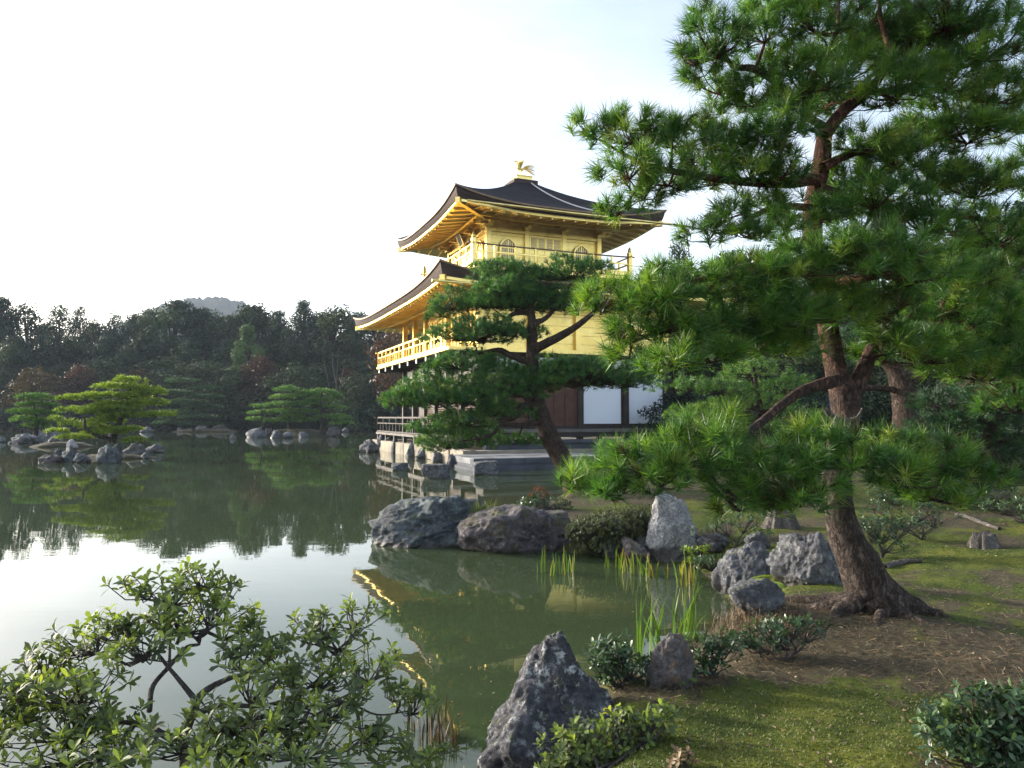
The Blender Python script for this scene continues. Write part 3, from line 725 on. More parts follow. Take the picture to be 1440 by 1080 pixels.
for x0, x1 in ((-4.12, -2.22), (-1.98, -.02)):
    d = MB(); n = 4
    d.box(x0, x1, -5.78, -5.74, 1.36, 3.42)
    for i in range(n + 1): d.box(x0 + (x1 - x0) * i / n - .04 + (.04 if i == 0 else 0) - (.04 if i == n else 0), x0 + (x1 - x0) * i / n + .04, -5.82, -5.78, 1.36, 3.42)
    for z_ in (1.9, 2.6): d.box(x0, x1, -5.81, -5.78, z_, z_ + .07)
    d.build('door', M['brown_wood'], pav)
for y0, y1 in ((-5.7, -3.93), (-3.67, -1.88), (-1.62, -.13), (.13, 1.62)):
    d = MB(); d.box(-4.2, -4.16, y0, y1, 2.2, 3.4)
    for i in range(9): d.box(-4.23, -4.2, y0, y1, 1.36 + i * .09, 1.40 + i * .09)
    d.build('shutter', M['brown_wood'], pav)
# verandas
m = MB(); m.box(-4.4, 4.6, -6.75, -5.9, 1.12, 1.24); m.build('veranda', M['deck_wood'], pav)
m = MB(); m.box(-4.4, 4.6, -6.7, -5.9, .93, 1.118); m.build('veranda_beam', M['dark_wood'], pav)
m = MB(); m.box(-4.6, 4.6, -7.35, -6.72, .74, .85); m.box(-4.5, 4.5, -7.2, -6.9, .5, .738); m.build('veranda_step', M['slate_stone'], pav)
m = MB(); m.box(-5.5, -4.4, -6.4, 7.1, .82, .93); m.box(-4.4, 4.6, 5.9, 7.1, .82, .929); m.build('side_veranda', M['deck_wood'], pav)
rail('veranda_railing', (-5.42, -5.6, 0), (-5.42, 7.02, 0), .93, .76, M['rail_wood'], 18, .06)
rail('veranda_railing', (-5.42, 7.02, 0), (4.5, 7.02, 0), .93, .76, M['rail_wood'], 12, .06)
for y in np.linspace(-6.2, 6.9, 8):
    c = MB(); c.box(-5.46, -5.30, y - .09, y + .09, .3, .82); c.build('veranda_post', M['dark_wood'], pav)
# stone terrace and landing
m = MB()
rng = np.random.default_rng(5); y = -7.85
while y < 7.2:
    L = min(rng.uniform(.9, 1.7), 7.3 - y); m.box(-5.62 + rng.uniform(-.03, .03), -5.1, y + .008, y + L - .008, -.4, .52 + rng.uniform(-.02, .02)); y += L
m.box(-5.2, 6, -7.8, 7.3, -.4, .50)
tag(m.build('stone_terrace', M['cream_stone'], None, False, BM), 'cream stone block terrace wall under the golden pavilion, rising from the pond', 'terrace').rotation_euler = (0, 0, BANG)
ld = thing('stone_landing', 'low flat grey stone landing at the water in front of the pavilion steps', 'landing', bp(-6.1, -10.4), BANG)
m = MB()
for i in range(5):
    for j in range(2):
        m.box(i * 1.75 + .006, i * 1.75 + 1.744, j * 1.25 + .006, j * 1.25 + 1.244, .2, .385 + .006 * ((i * 3 + j * 5) % 3))
m.build('paving_slab', M['grey_stone'], ld)
m = MB()
for i in range(5): m.box(-.02 + i * 1.78, -.02 + i * 1.78 + 1.768, -.05, .3, .21, .36)
m.build('edge_stone', M['slate_stone'], ld)
m = MB(); m.box(-.05, 8.7, -.22, 2.4, -.4, .10); m.box(.02, 8.6, -.02, 2.4, .098, .2); m.build('footing', M['slate_stone'], ld)
# ------------------------------------------------------------------ plant builders
def needles(rng, C, A, n, L, w, tone, spread=(10, 82), shoot=.4):
    """tufts of needles: centres C, axes A; every needle one slim triangle"""
    m = len(C); C = np.repeat(C, n, 0); A = np.repeat(A, n, 0); t = np.repeat(tone, n)
    k = m * n
    th = np.radians(rng.uniform(spread[0], spread[1], k)); ph = rng.uniform(0, 2 * np.pi, k)
    ref = np.where(np.abs(A[:, 2:3]) < .9, np.array([[0, 0, 1.0]]), np.array([[1.0, 0, 0]]))
    u = norm(np.cross(A, ref)); v = np.cross(A, u)
    D = A * np.cos(th)[:, None] + (u * np.cos(ph)[:, None] + v * np.sin(ph)[:, None]) * np.sin(th)[:, None]
    ln = L * np.repeat(rng.uniform(.62, 1.15, m), n) * rng.uniform(.7, 1.12, k)
    B = C + A * (rng.uniform(-1, .25, k) * shoot * L)[:, None]
    T = B + D * ln[:, None]; T[:, 2] -= .10 * ln * rng.random(k)
    W = norm(np.cross(D, rng.normal(size=(k, 3)))) * (w / 2)
    V = np.stack([B - W, B + W, T], 1).reshape(-1, 3)
    F = np.arange(3 * k).reshape(-1, 3)
    tn = np.clip(t + rng.normal(0, .08, k), .0, 1)
    return V, F, tn

def pine(name, label, cat, trunk, limbs, pads, rad_d, mat, bark, L, w, n, dens, seed, group=None, twigs=True, roots=None, up=.75, brown=.03, back=None, subt=5, flat=1.0, depthf=.85, grow=1.0):
    """trunk / limbs: lists of (px, py, d, radius m); pads: (px, py, rx, ry[, d]) in photo pixels"""
    rng = np.random.default_rng(seed)
    tr = np.array([(*at(p[0], p[1], p[2]), p[3]) for p in trunk]); base = Vector(tr[0, :3])
    root = thing(name, label, cat, base, 0, group)
    ta = Acc(); tp = smooth_path(tr, subt); add_limb(ta, tp, 16, .13, seed)
    if roots:
        for r_ in roots: add_limb(ta, smooth_path(r_, 5), 9, .25, seed + 3)
    link('trunk', ta.mesh('trunk', True, base), M[bark], root)
    sample = [tp]
    for i, lb in enumerate(limbs):
        lp = smooth_path(np.array([(*at(p[0], p[1], p[2]), p[3]) for p in lb]), 4)
        la = Acc(); add_limb(la, lp, 9, .15, seed + i + 9); link('branch', la.mesh('branch', True, base), M[bark], root); sample.append(lp)
    S = np.concatenate(sample)
    tw = Acc(); CC = []; AA = []; TT = []
    for pd in pads:
        px, py, rx, ry = pd[0], pd[1], pd[2] * grow, pd[3] * grow; d = pd[4] if len(pd) > 4 else rad_d
        if back: d = d + rng.uniform(-back, back)
        c = np.array(at(px, py, d)); Rx = rx * d / FPX; Rz = ry * d / FPX * flat; Ry = max(Rx * depthf, .6 * Rz)
        cnt = max(6, int(dens * math.pi * Rx * Ry * (1 + .8 * Rz / max(Rx, .01)) / (L * L)))
        r = np.sqrt(rng.random(cnt)); a = rng.uniform(0, 2 * np.pi, cnt)
        wob = 1 + .16 * np.sin(3 * a + rng.uniform(0, 6)) + .12 * np.sin(7 * a + rng.uniform(0, 6))
        x = r * np.cos(a) * Rx * wob; y = r * np.sin(a) * Ry * wob
        dome = np.sqrt(np.clip(1 - r * r, 0, 1))
        zt = Rz * (1.35 * dome * (1 - 1.1 * rng.random(cnt) ** 1.8) - .45) + Rz * .3 * np.sin(x / Rx * 4 + rng.uniform(0, 6)) * np.cos(y / Ry * 3)
        q = np.stack([x, y, zt], 1) + c
        ax = np.stack([x / Rx * .8, y / Ry * .8, np.full(cnt, up) + .35 * zt / max(Rz, .01)], 1) + rng.normal(0, .28, (cnt, 3))
        CC.append(q); AA.append(norm(ax)); t = rng.normal(.5, .22, cnt).clip(.12, 1) + rng.normal(0, .06)
        t[rng.random(cnt) < brown] = .02
        TT.append(np.clip(t, 0.0, 1))
        if twigs:
            dist = np.linalg.norm((S[:, :3] - (c - [0, 0, Rz * .5])) * [1, 1, 1.3], axis=1); j = int(np.argmin(dist)); s0 = S[j, :3]
            hub = c - np.array([0, 0, Rz * .55])
            if dist[j] > .25 * Rx:
                mid = (s0 + hub) / 2 + rng.normal(0, .06 * np.linalg.norm(hub - s0), 3)
                rr = min(S[j, 3] * .6, .012 + .03 * Rx)
                add_limb(tw, smooth_path([(*s0, rr), (*mid, rr * .8), (*hub, rr * .55)], 3), 6, .2, seed)
            for i in range(0, cnt, 4 if L > .08 else 9):
                e = q[i]; mid = hub * .45 + e * .55 - np.array([0, 0, .18 * Rz])
                V_, F_ = tube_vf([Vector(hub), Vector(mid), Vector(e)], [.0045 + .006 * Rx, .004 + .003 * Rx, .003], 3); tw.add(V_, F_)
    if tw.n: link('twig', tw.mesh('twig', True, base), M[bark], root)
    V, F, t = needles(rng, np.concatenate(CC), np.concatenate(AA), n, L, w, np.concatenate(TT))
    link('crown', new_mesh('crown', V - np.array(base), F, t), M[mat], root)
    return root

LEAF_T = np.array([0, .38, .74, 1.0]); 
def leaves(rng, P, D, U, L, W, tone, shape=(.10, .75, 1.0, .10), droop=.25, fold=.22):
    """leaf blades: base P, direction D, blade normal U (m x 3), each 12 verts / 6 quads"""
    m = len(P); D = norm(D); S = norm(np.cross(D, U)); U = np.cross(S, D)
    ln = (L * rng.uniform(.7, 1.15, m))[:, None]; wd = (W * rng.uniform(.75, 1.15, m))[:, None] / 2
    dr = droop * rng.uniform(.2, 1.6, m)[:, None]
    rows_ = []
    for t, s in zip(LEAF_T, shape):
        mid = P + D * ln * t - U * ln * dr * t * t
        rows_ += [mid - S * wd * s + U * wd * s * fold, mid, mid + S * wd * s + U * wd * s * fold]
    V = np.stack(rows_, 1).reshape(-1, 3)
    q = [(3 * i + j, 3 * i + j + 1, 3 * i + j + 4, 3 * i + j + 3) for i in range(3) for j in range(2)]
    F = (np.array(q)[None] + 12 * np.arange(m)[:, None, None]).reshape(-1, 4)
    return V, F, np.repeat(np.clip(tone, 0, 1), 6)
def rosettes(rng, C, A, per, L, W, tone, **kw):
    m = len(C); k = m * per
    C = np.repeat(C, per, 0); A = np.repeat(A, per, 0)
    ph = np.tile(np.arange(per) * 2.399, m) + np.repeat(rng.uniform(0, 6.28, m), per)
    lev = np.tile(np.linspace(0, 1, per), m)
    el = np.radians(rng.normal(8, 14, k) + lev * 48)
    ref = np.where(np.abs(A[:, 2:3]) < .9, np.array([[0, 0, 1.0]]), np.array([[1.0, 0, 0]]))
    u = norm(np.cross(A, ref)); v = np.cross(A, u)
    R = u * np.cos(ph)[:, None] + v * np.sin(ph)[:, None]
    D = R * np.cos(el)[:, None] + A * np.sin(el)[:, None]
    U = A * np.cos(el)[:, None] - R * np.sin(el)[:, None]
    P = C + A * ((lev - .8) * L * .55)[:, None]
    t = np.repeat(tone, per) + rng.normal(0, .12, k) + (lev - .5) * .15
    return leaves(rng, P, D, U, L, W, t, **kw)

def shrub(name, label, cat, base, lobes, d_, mat, L, W, per, count, seed, bark='bark_grey', stems=None, group=None, shell=.55, droop=.25, yellow=0.0, shape=(.10, .75, 1.0, .10), grow=1.0):
    """lobes: (px, py, rx, ry, d) clumps of leaf rosettes in photo pixels; stems run from base to them"""
    rng = np.random.default_rng(seed); base = Vector(base)
    root = thing(name, label, cat, base, 0, group)
    area = sum(l[2] * l[3] * l[4] ** 2 for l in lobes)
    st = Acc(); CC = []; AA = []; TT = []; S = []
    if stems:
        for i, sp in enumerate(stems):
            p = smooth_path(np.array([(*at(q[0], q[1], q[2]), q[3]) for q in sp]), 5); add_limb(st, p, 8, .16, seed + i); S.append(p)
    Sx = np.concatenate(S) if S else None
    for l in lobes:
        px, py, rx, ry, d = l; c = np.array(at(px, py, d)); R = np.array([rx, .5 * (rx + ry), ry]) * d / FPX * grow
        cnt = max(3, int(count * rx * ry * d * d / area))
        v = rnd_dir(rng, cnt); rr = shell + (1 - shell) * rng.random(cnt) ** .6
        v[:, 2] = np.where(v[:, 2] < -.35, -v[:, 2] * .6, v[:, 2])
        q = c + v * rr[:, None] * R
        CC.append(q); AA.append(norm(v * .7 + [0, 0, .65] + rng.normal(0, .3, (cnt, 3))))
        t = rng.normal(.5, .18, cnt) + rng.normal(0, .05); t[rng.random(cnt) < yellow] = 1.0; TT.append(t)
        src = np.array(base)
        if Sx is not None: src = Sx[int(np.argmin(np.linalg.norm(Sx[:, :3] - (c - [0, 0, R[2] * .4]), axis=1))), :3]
        hub = src * .35 + c * .65 - np.array([0, 0, R[2] * .35])
        r0 = .006 + .012 * min(R.max(), .4)
        add_limb(st, smooth_path([(*src, r0), (*((src + hub) / 2 + rng.normal(0, .025, 3)), r0 * .85), (*hub, r0 * .7)], 3), 6, .15, seed)
        step = 1 if cnt < 40 else 2
        for i in range(0, cnt, step):
            e = q[i]; mid = hub * .5 + e * .5 + rng.normal(0, .012, 3) - [0, 0, .02]
            V_, F_ = tube_vf([Vector(hub), Vector(mid), Vector(e)], [.0035, .003, .002], 3); st.add(V_, F_)
    link('stem', st.mesh('stem', True, base), M[bark], root)
    V, F, t = rosettes(rng, np.concatenate(CC), np.concatenate(AA), per, L, W, np.concatenate(TT), droop=droop, shape=shape)
    link('foliage', new_mesh('foliage', V - np.array(base), F, t, True), M[mat], root)
    return root

def blades(name, label, cat, spots, n, H, w, mat, seed, spread=.06, lean=.25, group=None, tones=(.25, .75), segs=5):
    """a clump of strap leaves or stalks growing at the world points in spots"""
    rng = np.random.default_rng(seed); base = Vector(spots[0]); acc = Acc()
    for i in range(n):
        s = Vector(spots[int(rng.integers(len(spots)))]); p0 = np.array(s) + np.array([*rng.normal(0, spread, 2), -.03])
        h = H * rng.uniform(.45, 1.05); a = rng.uniform(0, 6.28); le = lean * rng.random() ** 1.5; o = np.array([math.cos(a), math.sin(a), 0])
        sd = rnd_dir(rng, 1)[0]; sd[2] = 0; sd = sd / (np.linalg.norm(sd) + 1e-6)
        R = []
        for t in np.linspace(0, 1, segs + 1):
            c = p0 + np.array([0, 0, h * (t - .25 * le * t * t)]) + o * h * le * t ** 1.9
            ww = w * .5 * min(1, (1 - t) * 2.6 + .06); R += [c - sd * ww, c + sd * ww]
        F = [(2 * j, 2 * j + 1, 2 * j + 3, 2 * j + 2) for j in range(segs)]
        acc.add(R, F, float(np.clip(rng.uniform(*tones) + rng.normal(0, .1), 0, 1)))
    return tag(link(name, acc.mesh(name, False, base), M[mat], None, base), label, cat, group)

def rock(label, px, py, w, h, d, mat, seed, shape='round', name='rock', group=None, depth=.8, z=None, base=None, sub=6, cat='rock', lean=0.0):
    """px, py: middle of the foot line in the photo; w, h: size there in photo pixels"""
    rng = np.random.default_rng(seed); s = d / FPX; W, H = w * s, h * s
    bm = bmesh.new(); bmesh.ops.create_icosphere(bm, subdivisions=sub, radius=1)
    V = np.array([v.co[:] for v in bm.verts]); F = np.array([[v.index for v in f.verts] for f in bm.faces]); bm.free()
    n = {'round': 20, 'block': 9, 'pyramid': 12, 'slab': 10, 'crag': 26}[shape]
    P = rnd_dir(rng, n); hk = rng.uniform(.72, 1.0, n)
    if shape == 'block': P = np.concatenate([P, np.eye(3), -np.eye(3)]); hk = np.concatenate([hk, np.full(6, .74)])
    dots = np.maximum(V @ P.T, 1e-3) / hk
    pw = {'round': 8, 'block': 16, 'pyramid': 14, 'slab': 10, 'crag': 12}[shape]
    r = np.minimum(1 / (np.sum(dots ** pw, 1) ** (1 / pw)), 1.25)
    V = V * r[:, None]
    zz = V[:, 2]
    if shape == 'pyramid':
        t = np.clip((zz + 1) / 2, 0, 1); k = np.clip(1.25 - 1.02 * t ** 1.15, .14, 2); V[:, 0] *= k; V[:, 1] *= k
    if shape == 'crag':
        t = np.clip((zz + 1) / 2, 0, 1); V[:, 0] *= 1.12 - .35 * t; V[:, 1] *= 1.12 - .35 * t
    V[:, 0] += lean * np.clip(zz, -.5, 1)
    am = {'round': 1.25, 'block': .8, 'pyramid': 1.7, 'slab': 1.2, 'crag': 1.5}[shape] * (1.7 if sub < 6 else 1)
    off = Vector((seed * 3.1, seed * 1.7, seed * .7))
    for i, p in enumerate(V):
        q = Vector(p) * 1.5 + off
        f = .11 * noise.fractal(q, .9, 2.1, 3) + .085 * (.45 - noise.turbulence(q * 1.6, 5, True, noise_basis='PERLIN_ORIGINAL', amplitude_scale=.6, frequency_scale=2.1)) + .022 * noise.fractal(q * 7, .6, 2.2, 4)
        if shape in ('pyramid', 'crag'): f += .045 * math.sin(9 * (p[0] * .6 + p[2] * .5 + p[1] * .3) + 5 * noise.noise(q))* (.4 + noise.noise(q * 2.1))
        V[i] = p * (1 + f * am)
    lo, hi = V.min(0), V.max(0)
    up = V[:, 2] > -.35 * (hi[2] - lo[2]) / 2
    V = (V - (lo + hi) / 2) / (hi - lo) * 2
    # foot at 30 % below ground
    V = np.stack([V[:, 0] * W / 2, V[:, 1] * W / 2 * depth, (V[:, 2] + 1) / 2 * H * 1.42 - H * .42], 1)
    c = at(px, py, d) if base is None else Vector(base)
    if z is not None: c.z = z
    a = rng.uniform(-.25, .25); ca, sa = math.cos(a), math.sin(a)
    V[:, :2] = V[:, :2] @ np.array([[ca, -sa], [sa, ca]])
    return tag(link(name, new_mesh(name, V, F, None, True), M[mat], None, c), label, cat, group)

def broadleaf(seed, H, W, crown0, nclump, nleaf, leaf, mat, airy=0.0, bark='bark_far', conic=0.0):
    """prototype broad-leaved tree at the origin: returns trunk and crown meshes"""
    rng = np.random.default_rng(seed); ta = Acc()
    tr = [(0, 0, -.4, .03 * H), (.02 * H * rng.normal(), 0, .25 * H, .022 * H), (.02 * H * rng.normal(), .02 * H * rng.normal(), .55 * H, .014 * H), (0, 0, .86 * H, .005 * H)]
    tp = smooth_path(tr, 4); add_limb(ta, tp, 8, .2, seed)
    V = []; T = []
    cs = []
    for i in range(nclump):
        t = (i + rng.random()) / nclump; zc = H * (crown0 + (1 - crown0) * (t * .94))
        env = W / 2 * (math.sin(math.pi * min(1, .18 + .82 * t) ** .8) ** .7 if conic == 0 else (1.05 - t) ** conic)
        a = i * 2.399 + rng.uniform(-.4, .4); rr = env * rng.random() ** .45 * .85
        c = np.array([math.cos(a) * rr, math.sin(a) * rr, zc]); R = W * rng.uniform(.11, .22) * (1 - .35 * t); cs.append(c)
        s = tp[min(len(tp) - 1, int(len(tp) * (zc / H) * .72)), :3]
        add_limb(ta, smooth_path([(*s, .007 * H), (*((s + c) / 2 - [0, 0, .03 * H]), .005 * H), (*c, .002 * H)], 2), 5, .2, seed)
        m = int(nleaf / nclump * rng.uniform(.7, 1.3) * (R / (W * .16)) ** 2)
        v = rnd_dir(rng, m); q = c + v * R * np.array([1.15, 1.15, .8]) * (rng.random(m) ** .28 * (1 + airy * rng.random(m)))[:, None]
        nrm = norm(v + rng.normal(0, .6, (m, 3)) + [0, 0, .25]); u = norm(np.cross(nrm, rnd_dir(rng, m))); w = np.cross(nrm, u)
        sz = (leaf * rng.uniform(.5, 1.2, m))[:, None]
        V.append(np.stack([q - u * sz * .5, q + w * sz * .32, q + u * sz * .5, q - w * sz * .32], 1).reshape(-1, 3))
        T.append(np.clip(rng.normal(.5, .12, m) + rng.normal(0, .2), 0, 1))
    V = np.concatenate(V); F = np.arange(len(V)).reshape(-1, 4)
    return ta.mesh('trunk', True), new_mesh('crown', V, F, np.concatenate(T)), M[bark], M[mat]
# ------------------------------------------------------------------ far trees
PROTO = {
    'round':  broadleaf(11, 16, 9.5, .18, 58, 20000, .36, 'leaf_dark'),
    'tall':   broadleaf(12, 18, 8.0, .22, 62, 20000, .35, 'leaf_dark'),
    'olive':  broadleaf(13, 16, 9.0, .20, 56, 18000, .35, 'leaf_olive'),
    'loose':  broadleaf(14, 17, 8.5, .38, 34, 9000, .36, 'leaf_dark', .3),
    'pale':   broadleaf(15, 12, 5.5, .25, 30, 8000, .32, 'leaf_pale', .2),
    'red':    broadleaf(16, 7, 6.0, .25, 24, 6000, .26, 'leaf_red', .3),
    'orange': broadleaf(17, 7, 7.5, .2, 26, 6000, .28, 'leaf_orange', .4),
    'bushy':  broadleaf(18, 7, 8.5, .08, 40, 12000, .27, 'leaf_olive'),
    'conic':  broadleaf(19, 18, 6.5, .12, 46, 14000, .34, 'leaf_dark', 0, 'bark_far', .8),
    'near':   broadleaf(21, 8, 8.5, .06, 48, 26000, .20, 'leaf_olive'),
    'hedge':  broadleaf(22, 3, 4.6, .03, 34, 15000, .13, 'leaf_dark'),
    'low':    broadleaf(20, 5, 7.0, .05, 28, 4600, .34, 'leaf_dark'),
}
PH = {'round': 16, 'tall': 18, 'olive': 16, 'loose': 17, 'pale': 12, 'red': 7, 'orange': 7, 'bushy': 7, 'conic': 18, 'low': 5, 'near': 8, 'hedge': 3}
rngT = np.random.default_rng(77)
def tree(kind, px, py, d, label, group=None, wide=1.0, zb=1.0, name=None):
    """a tree of one kind whose top shows at (px, py), d metres away"""
    top = at(px, py, d); H = top.z - zb; s = H / PH[kind]
    tm, cm, tb, cb = PROTO[kind]
    r = thing(name or {'red': 'maple_tree', 'orange': 'maple_tree', 'low': 'bush', 'hedge': 'bush', 'bushy': 'bushy_tree'}.get(kind, 'broadleaf_tree'), label, 'tree' if kind not in ('low', 'hedge') else 'bush', (top.x, d, zb), rngT.uniform(0, 6.28), group)
    r.scale = (s * wide, s * wide, s)
    link('trunk', tm, tb, r); link('crown', cm, cb, r); return r
FG = 'trees of the forest behind the pond'
B_ = 'dark evergreen tree in the closed back row of the forest beyond the pond'
tree('tall', 2, 412, 112, 'tallest dark tree at the left edge of the photo, crown above the forest line', FG, 1.15)
tree('loose', 36, 424, 112, 'open dark crown with bright sky gaps beside the tallest tree at the left edge', FG, 1.0)
tree('loose', 84, 428, 118, 'thin see-through crown in the dip of the tree line left of the bare-topped tree', FG, .9)
tree('loose', 112, 427, 120, 'narrow tufted tree top sticking up thinly from the dip in the tree line', FG, .55)
for px, py, k, d, wd in ((20, 470, 'round', 106, 1.1), (62, 452, 'round', 122, 1.1), (132, 447, 'olive', 124, 1), (162, 440, 'loose', 122, .8), (190, 438, 'round', 124, .9), (215, 430, 'olive', 122, 1), (303, 437, 'olive', 124, .9),
                         (330, 440, 'round', 124, .9), (392, 431, 'tall', 124, .9), (452, 433, 'olive', 120, 1), (505, 436, 'round', 122, 1.1), (540, 436, 'olive', 124, 1.1), (575, 440, 'round', 124, 1.2), (-25, 430, 'tall', 116, 1.2), (-60, 440, 'round', 116, 1.2),
                         (100, 470, 'olive', 112, 1.1), (150, 470, 'round', 110, 1.0), (205, 465, 'olive', 111, 1.1), (325, 475, 'round', 112, 1.1), (380, 470, 'olive', 113, 1.2), (440, 472, 'tall', 111, 1.3), (500, 465, 'round', 110, 1.2), (555, 470, 'olive', 112, 1.2)):
    tree(k, px, py, d, B_, FG, wd)
tree('round', 250, 418, 114, 'broad rounded dark tree in front of the hill, highest crown of the forest left half', FG, 1.25)
tree('round', 284, 430, 116, 'dark rounded crown touching the right foot of the hill', FG, 1.0)
tree('olive', 356, 423, 112, 'broad olive-green crown right of the hill, wide as two of its neighbours', FG, 1.3)
tree('tall', 427, 416, 118, 'dark pointed tree top rising above the forest left of the pavilion', FG, .8)
tree('olive', 476, 428, 108, 'big rounded olive-dark tree just left of the pavilion roof corner', FG, 1.25)
tree('pale', 348, 456, 101, 'paler green rounded tree standing out in the middle of the dark forest', FG, .9)
tree('red', 368, 500, 98, 'dull red maple crown in the forest above the right islet', FG, 1.0)
tree('red', 487, 517, 95, 'small reddish maple low in the forest left of the pavilion veranda', FG, .7)
tree('red', 578, 452, 88, 'dark red maple seen between the gold columns of the pavilion porch', FG, 1.1)
tree('red', 112, 512, 97, 'faint red maple low in the forest behind the yellow-green pine', FG, .9)
tree('orange', 48, 515, 97, 'brownish orange maple low in the forest above the left islet pine', FG, 1.1)
tree('orange', 195, 516, 98, 'rusty brown maple low in the forest right of the faint red maple', FG, .8)
tree('bushy', 415, 513, 95, 'wide rounded grey-green tree with a lit top above the right islet pines', FG, 1.25)
tree('bushy', 500, 527, 90, 'grey-green bushy tree at the water left of the pavilion', FG, 1.1)
for px, py, k, d, wd in ((10, 530, 'round', 101, .9), (80, 512, 'olive', 103, .8), (150, 505, 'bushy', 102, 1.4), (235, 505, 'bushy', 103, 1.5), (290, 508, 'bushy', 101, 1.5), (330, 515, 'bushy', 99, 1.3), (450, 515, 'bushy', 99, 1.2), (540, 520, 'bushy', 94, 1.4), (-30, 520, 'bushy', 101, 1.4), (580, 500, 'round', 98, 1.2), (20, 480, 'olive', 104, 1.1),
                         (620, 470, 'round', 96, 1.3), (180, 485, 'olive', 106, 1.1), (265, 478, 'round', 106, 1.2), (415, 480, 'olive', 105, 1.1)):
    tree(k, px, py, d, 'dark grey-green tree in the shaded lower part of the forest beyond the pond', FG, wd)
for px, py, d, wd in ((20, 570, 96, 1.5), (70, 575, 97, 1.5), (120, 572, 97, 1.5), (180, 575, 96, 1.5), (235, 570, 98, 1.5), (290, 572, 97, 1.4), (340, 575, 96, 1.4), (385, 572, 95, 1.3), (440, 574, 94, 1.4), (490, 570, 89, 1.4), (535, 565, 88, 1.6), (580, 568, 88, 1.6), (-20, 570, 97, 1.5)):
    tree('low', px, py, d, 'low dark bush along the far water edge', 'bushes along the far water edge', wd, .2)
# bare leaning tree left of the pavilion
r = thing('bare_tree', 'pale leafless trunks low in the forest left of the pavilion', 'tree', at(470, 590, 93))
ta = Acc()
for q in (((470, 590), (473, 540), (476, 490)), ((470, 590), (463, 545), (455, 505)), ((471, 575), (480, 535), (485, 505)), ((473, 540), (468, 515), (467, 495))):
    pts = [(*at(x, y, 93), .13 * (1 - .38 * i)) for i, (x, y) in enumerate(q)]; add_limb(ta, smooth_path(pts, 3), 6, .1)
link('trunk', ta.mesh('trunk', True, r.location), M['bark_grey'], r)

# grove behind the large pine, right of the pavilion
GR = 'trees of the grove behind the large pine'
tree('loose', 955, 338, 52, 'thin sparse tree top against the sky between the pavilion and the large pine', GR, .6, .6)
tree('olive', 912, 370, 56, 'small rounded dark tree top peeping over the right end of the upper balcony', GR, .7, .6)
for px, py, k, d, wd in ((985, 372, 'olive', 50, 1), (1030, 350, 'round', 52, 1), (1090, 345, 'olive', 48, 1.1), (1150, 335, 'tall', 44, 1.1), (1225, 325, 'round', 42, 1.1), (1300, 330, 'olive', 40, 1.1), (1370, 300, 'round', 34, 1.1), (1440, 270, 'tall', 30, 1.0), (1500, 260, 'round', 30, 1.1),
                         (960, 440, 'near', 40, 1.1), (1010, 450, 'near', 36, 1.1), (1080, 455, 'near', 34, 1.1), (1260, 440, 'near', 27, 1), (1345, 420, 'near', 23, 1), (1430, 400, 'near', 20, .9), (1190, 450, 'near', 30, 1.0)):
    tree(k, px, py, d, 'dark green tree in the shaded grove behind the large pine', GR, wd, .6)
for px, py, d, wd in ((965, 545, 30, 1.2), (1015, 550, 27, 1.3), (1085, 548, 26, 1.3), (1130, 555, 24, 1.2), (1250, 545, 26, 1.3), (1395, 560, 17, 1.0), (1455, 545, 15, 1.1)):
    tree('hedge', px, py, d, 'clipped green bush in the garden behind the large pine', 'bushes behind the large pine', wd, .5)

# ------------------------------------------------------------------ islet pines
pine('pine_tree', 'bright yellow-green layered pine leaning over the rocky islet', 'pine',
     [(158, 622, 31, .13), (165, 600, 31, .11), (175, 578, 31, .09), (181, 556, 31, .06), (184, 536, 31, .02)],
     [[(158, 618, 31, .09), (135, 612, 30.6, .07), (121, 603, 30.4, .06), (119, 588, 30.3, .03)], [(175, 578, 31, .05), (150, 570, 30.8, .04), (110, 563, 30.8, .015)], [(172, 585, 31, .05), (200, 584, 31, .04), (232, 583, 31, .015)], [(180, 558, 31, .04), (200, 556, 31, .03), (216, 550, 31, .012)]],
     [(182, 533, 20, 6), (164, 543, 28, 6), (215, 550, 20, 7), (196, 545, 20, 6), (110, 559, 25, 5), (140, 555, 24, 5), (180, 556, 28, 6), (208, 566, 27, 7), (158, 567, 24, 6), (103, 576, 20, 5), (137, 578, 28, 6), (180, 583, 36, 6), (226, 582, 23, 5), (160, 573, 40, 6), (148, 591, 25, 6), (101, 595, 16, 5), (78, 588, 10, 4), (175, 603, 26, 5), (150, 607, 28, 5), (81, 605, 14, 4), (108, 614, 23, 5), (190, 618, 17, 4), (130, 599, 20, 4)],
     31, 'needle_yellow', 'bark_far', .15, .024, 12, 2.6, 41, twigs=False, up=1.2, brown=0, depthf=.9, grow=1.0, flat=.8)
pine('pine_tree', 'mid green layered pine on the left islet, at the left edge of the pond', 'pine',
     [(50, 612, 42, .13), (52, 592, 42, .09), (48, 572, 42, .06), (48, 556, 42, .02)], [[(51, 592, 42, .05), (30, 588, 42, .015)], [(50, 582, 42, .05), (75, 572, 42, .015)]],
     [(48, 558, 25, 7), (75, 570, 11, 4), (38, 578, 22, 6), (65, 580, 20, 5), (36, 589, 20, 6), (68, 591, 21, 6), (50, 568, 24, 5), (50, 598, 18, 5)],
     42, 'needle_fresh', 'bark_far', .17, .03, 10, 2.6, 42, twigs=False, up=1.1, brown=0, grow=1.0, flat=.8)
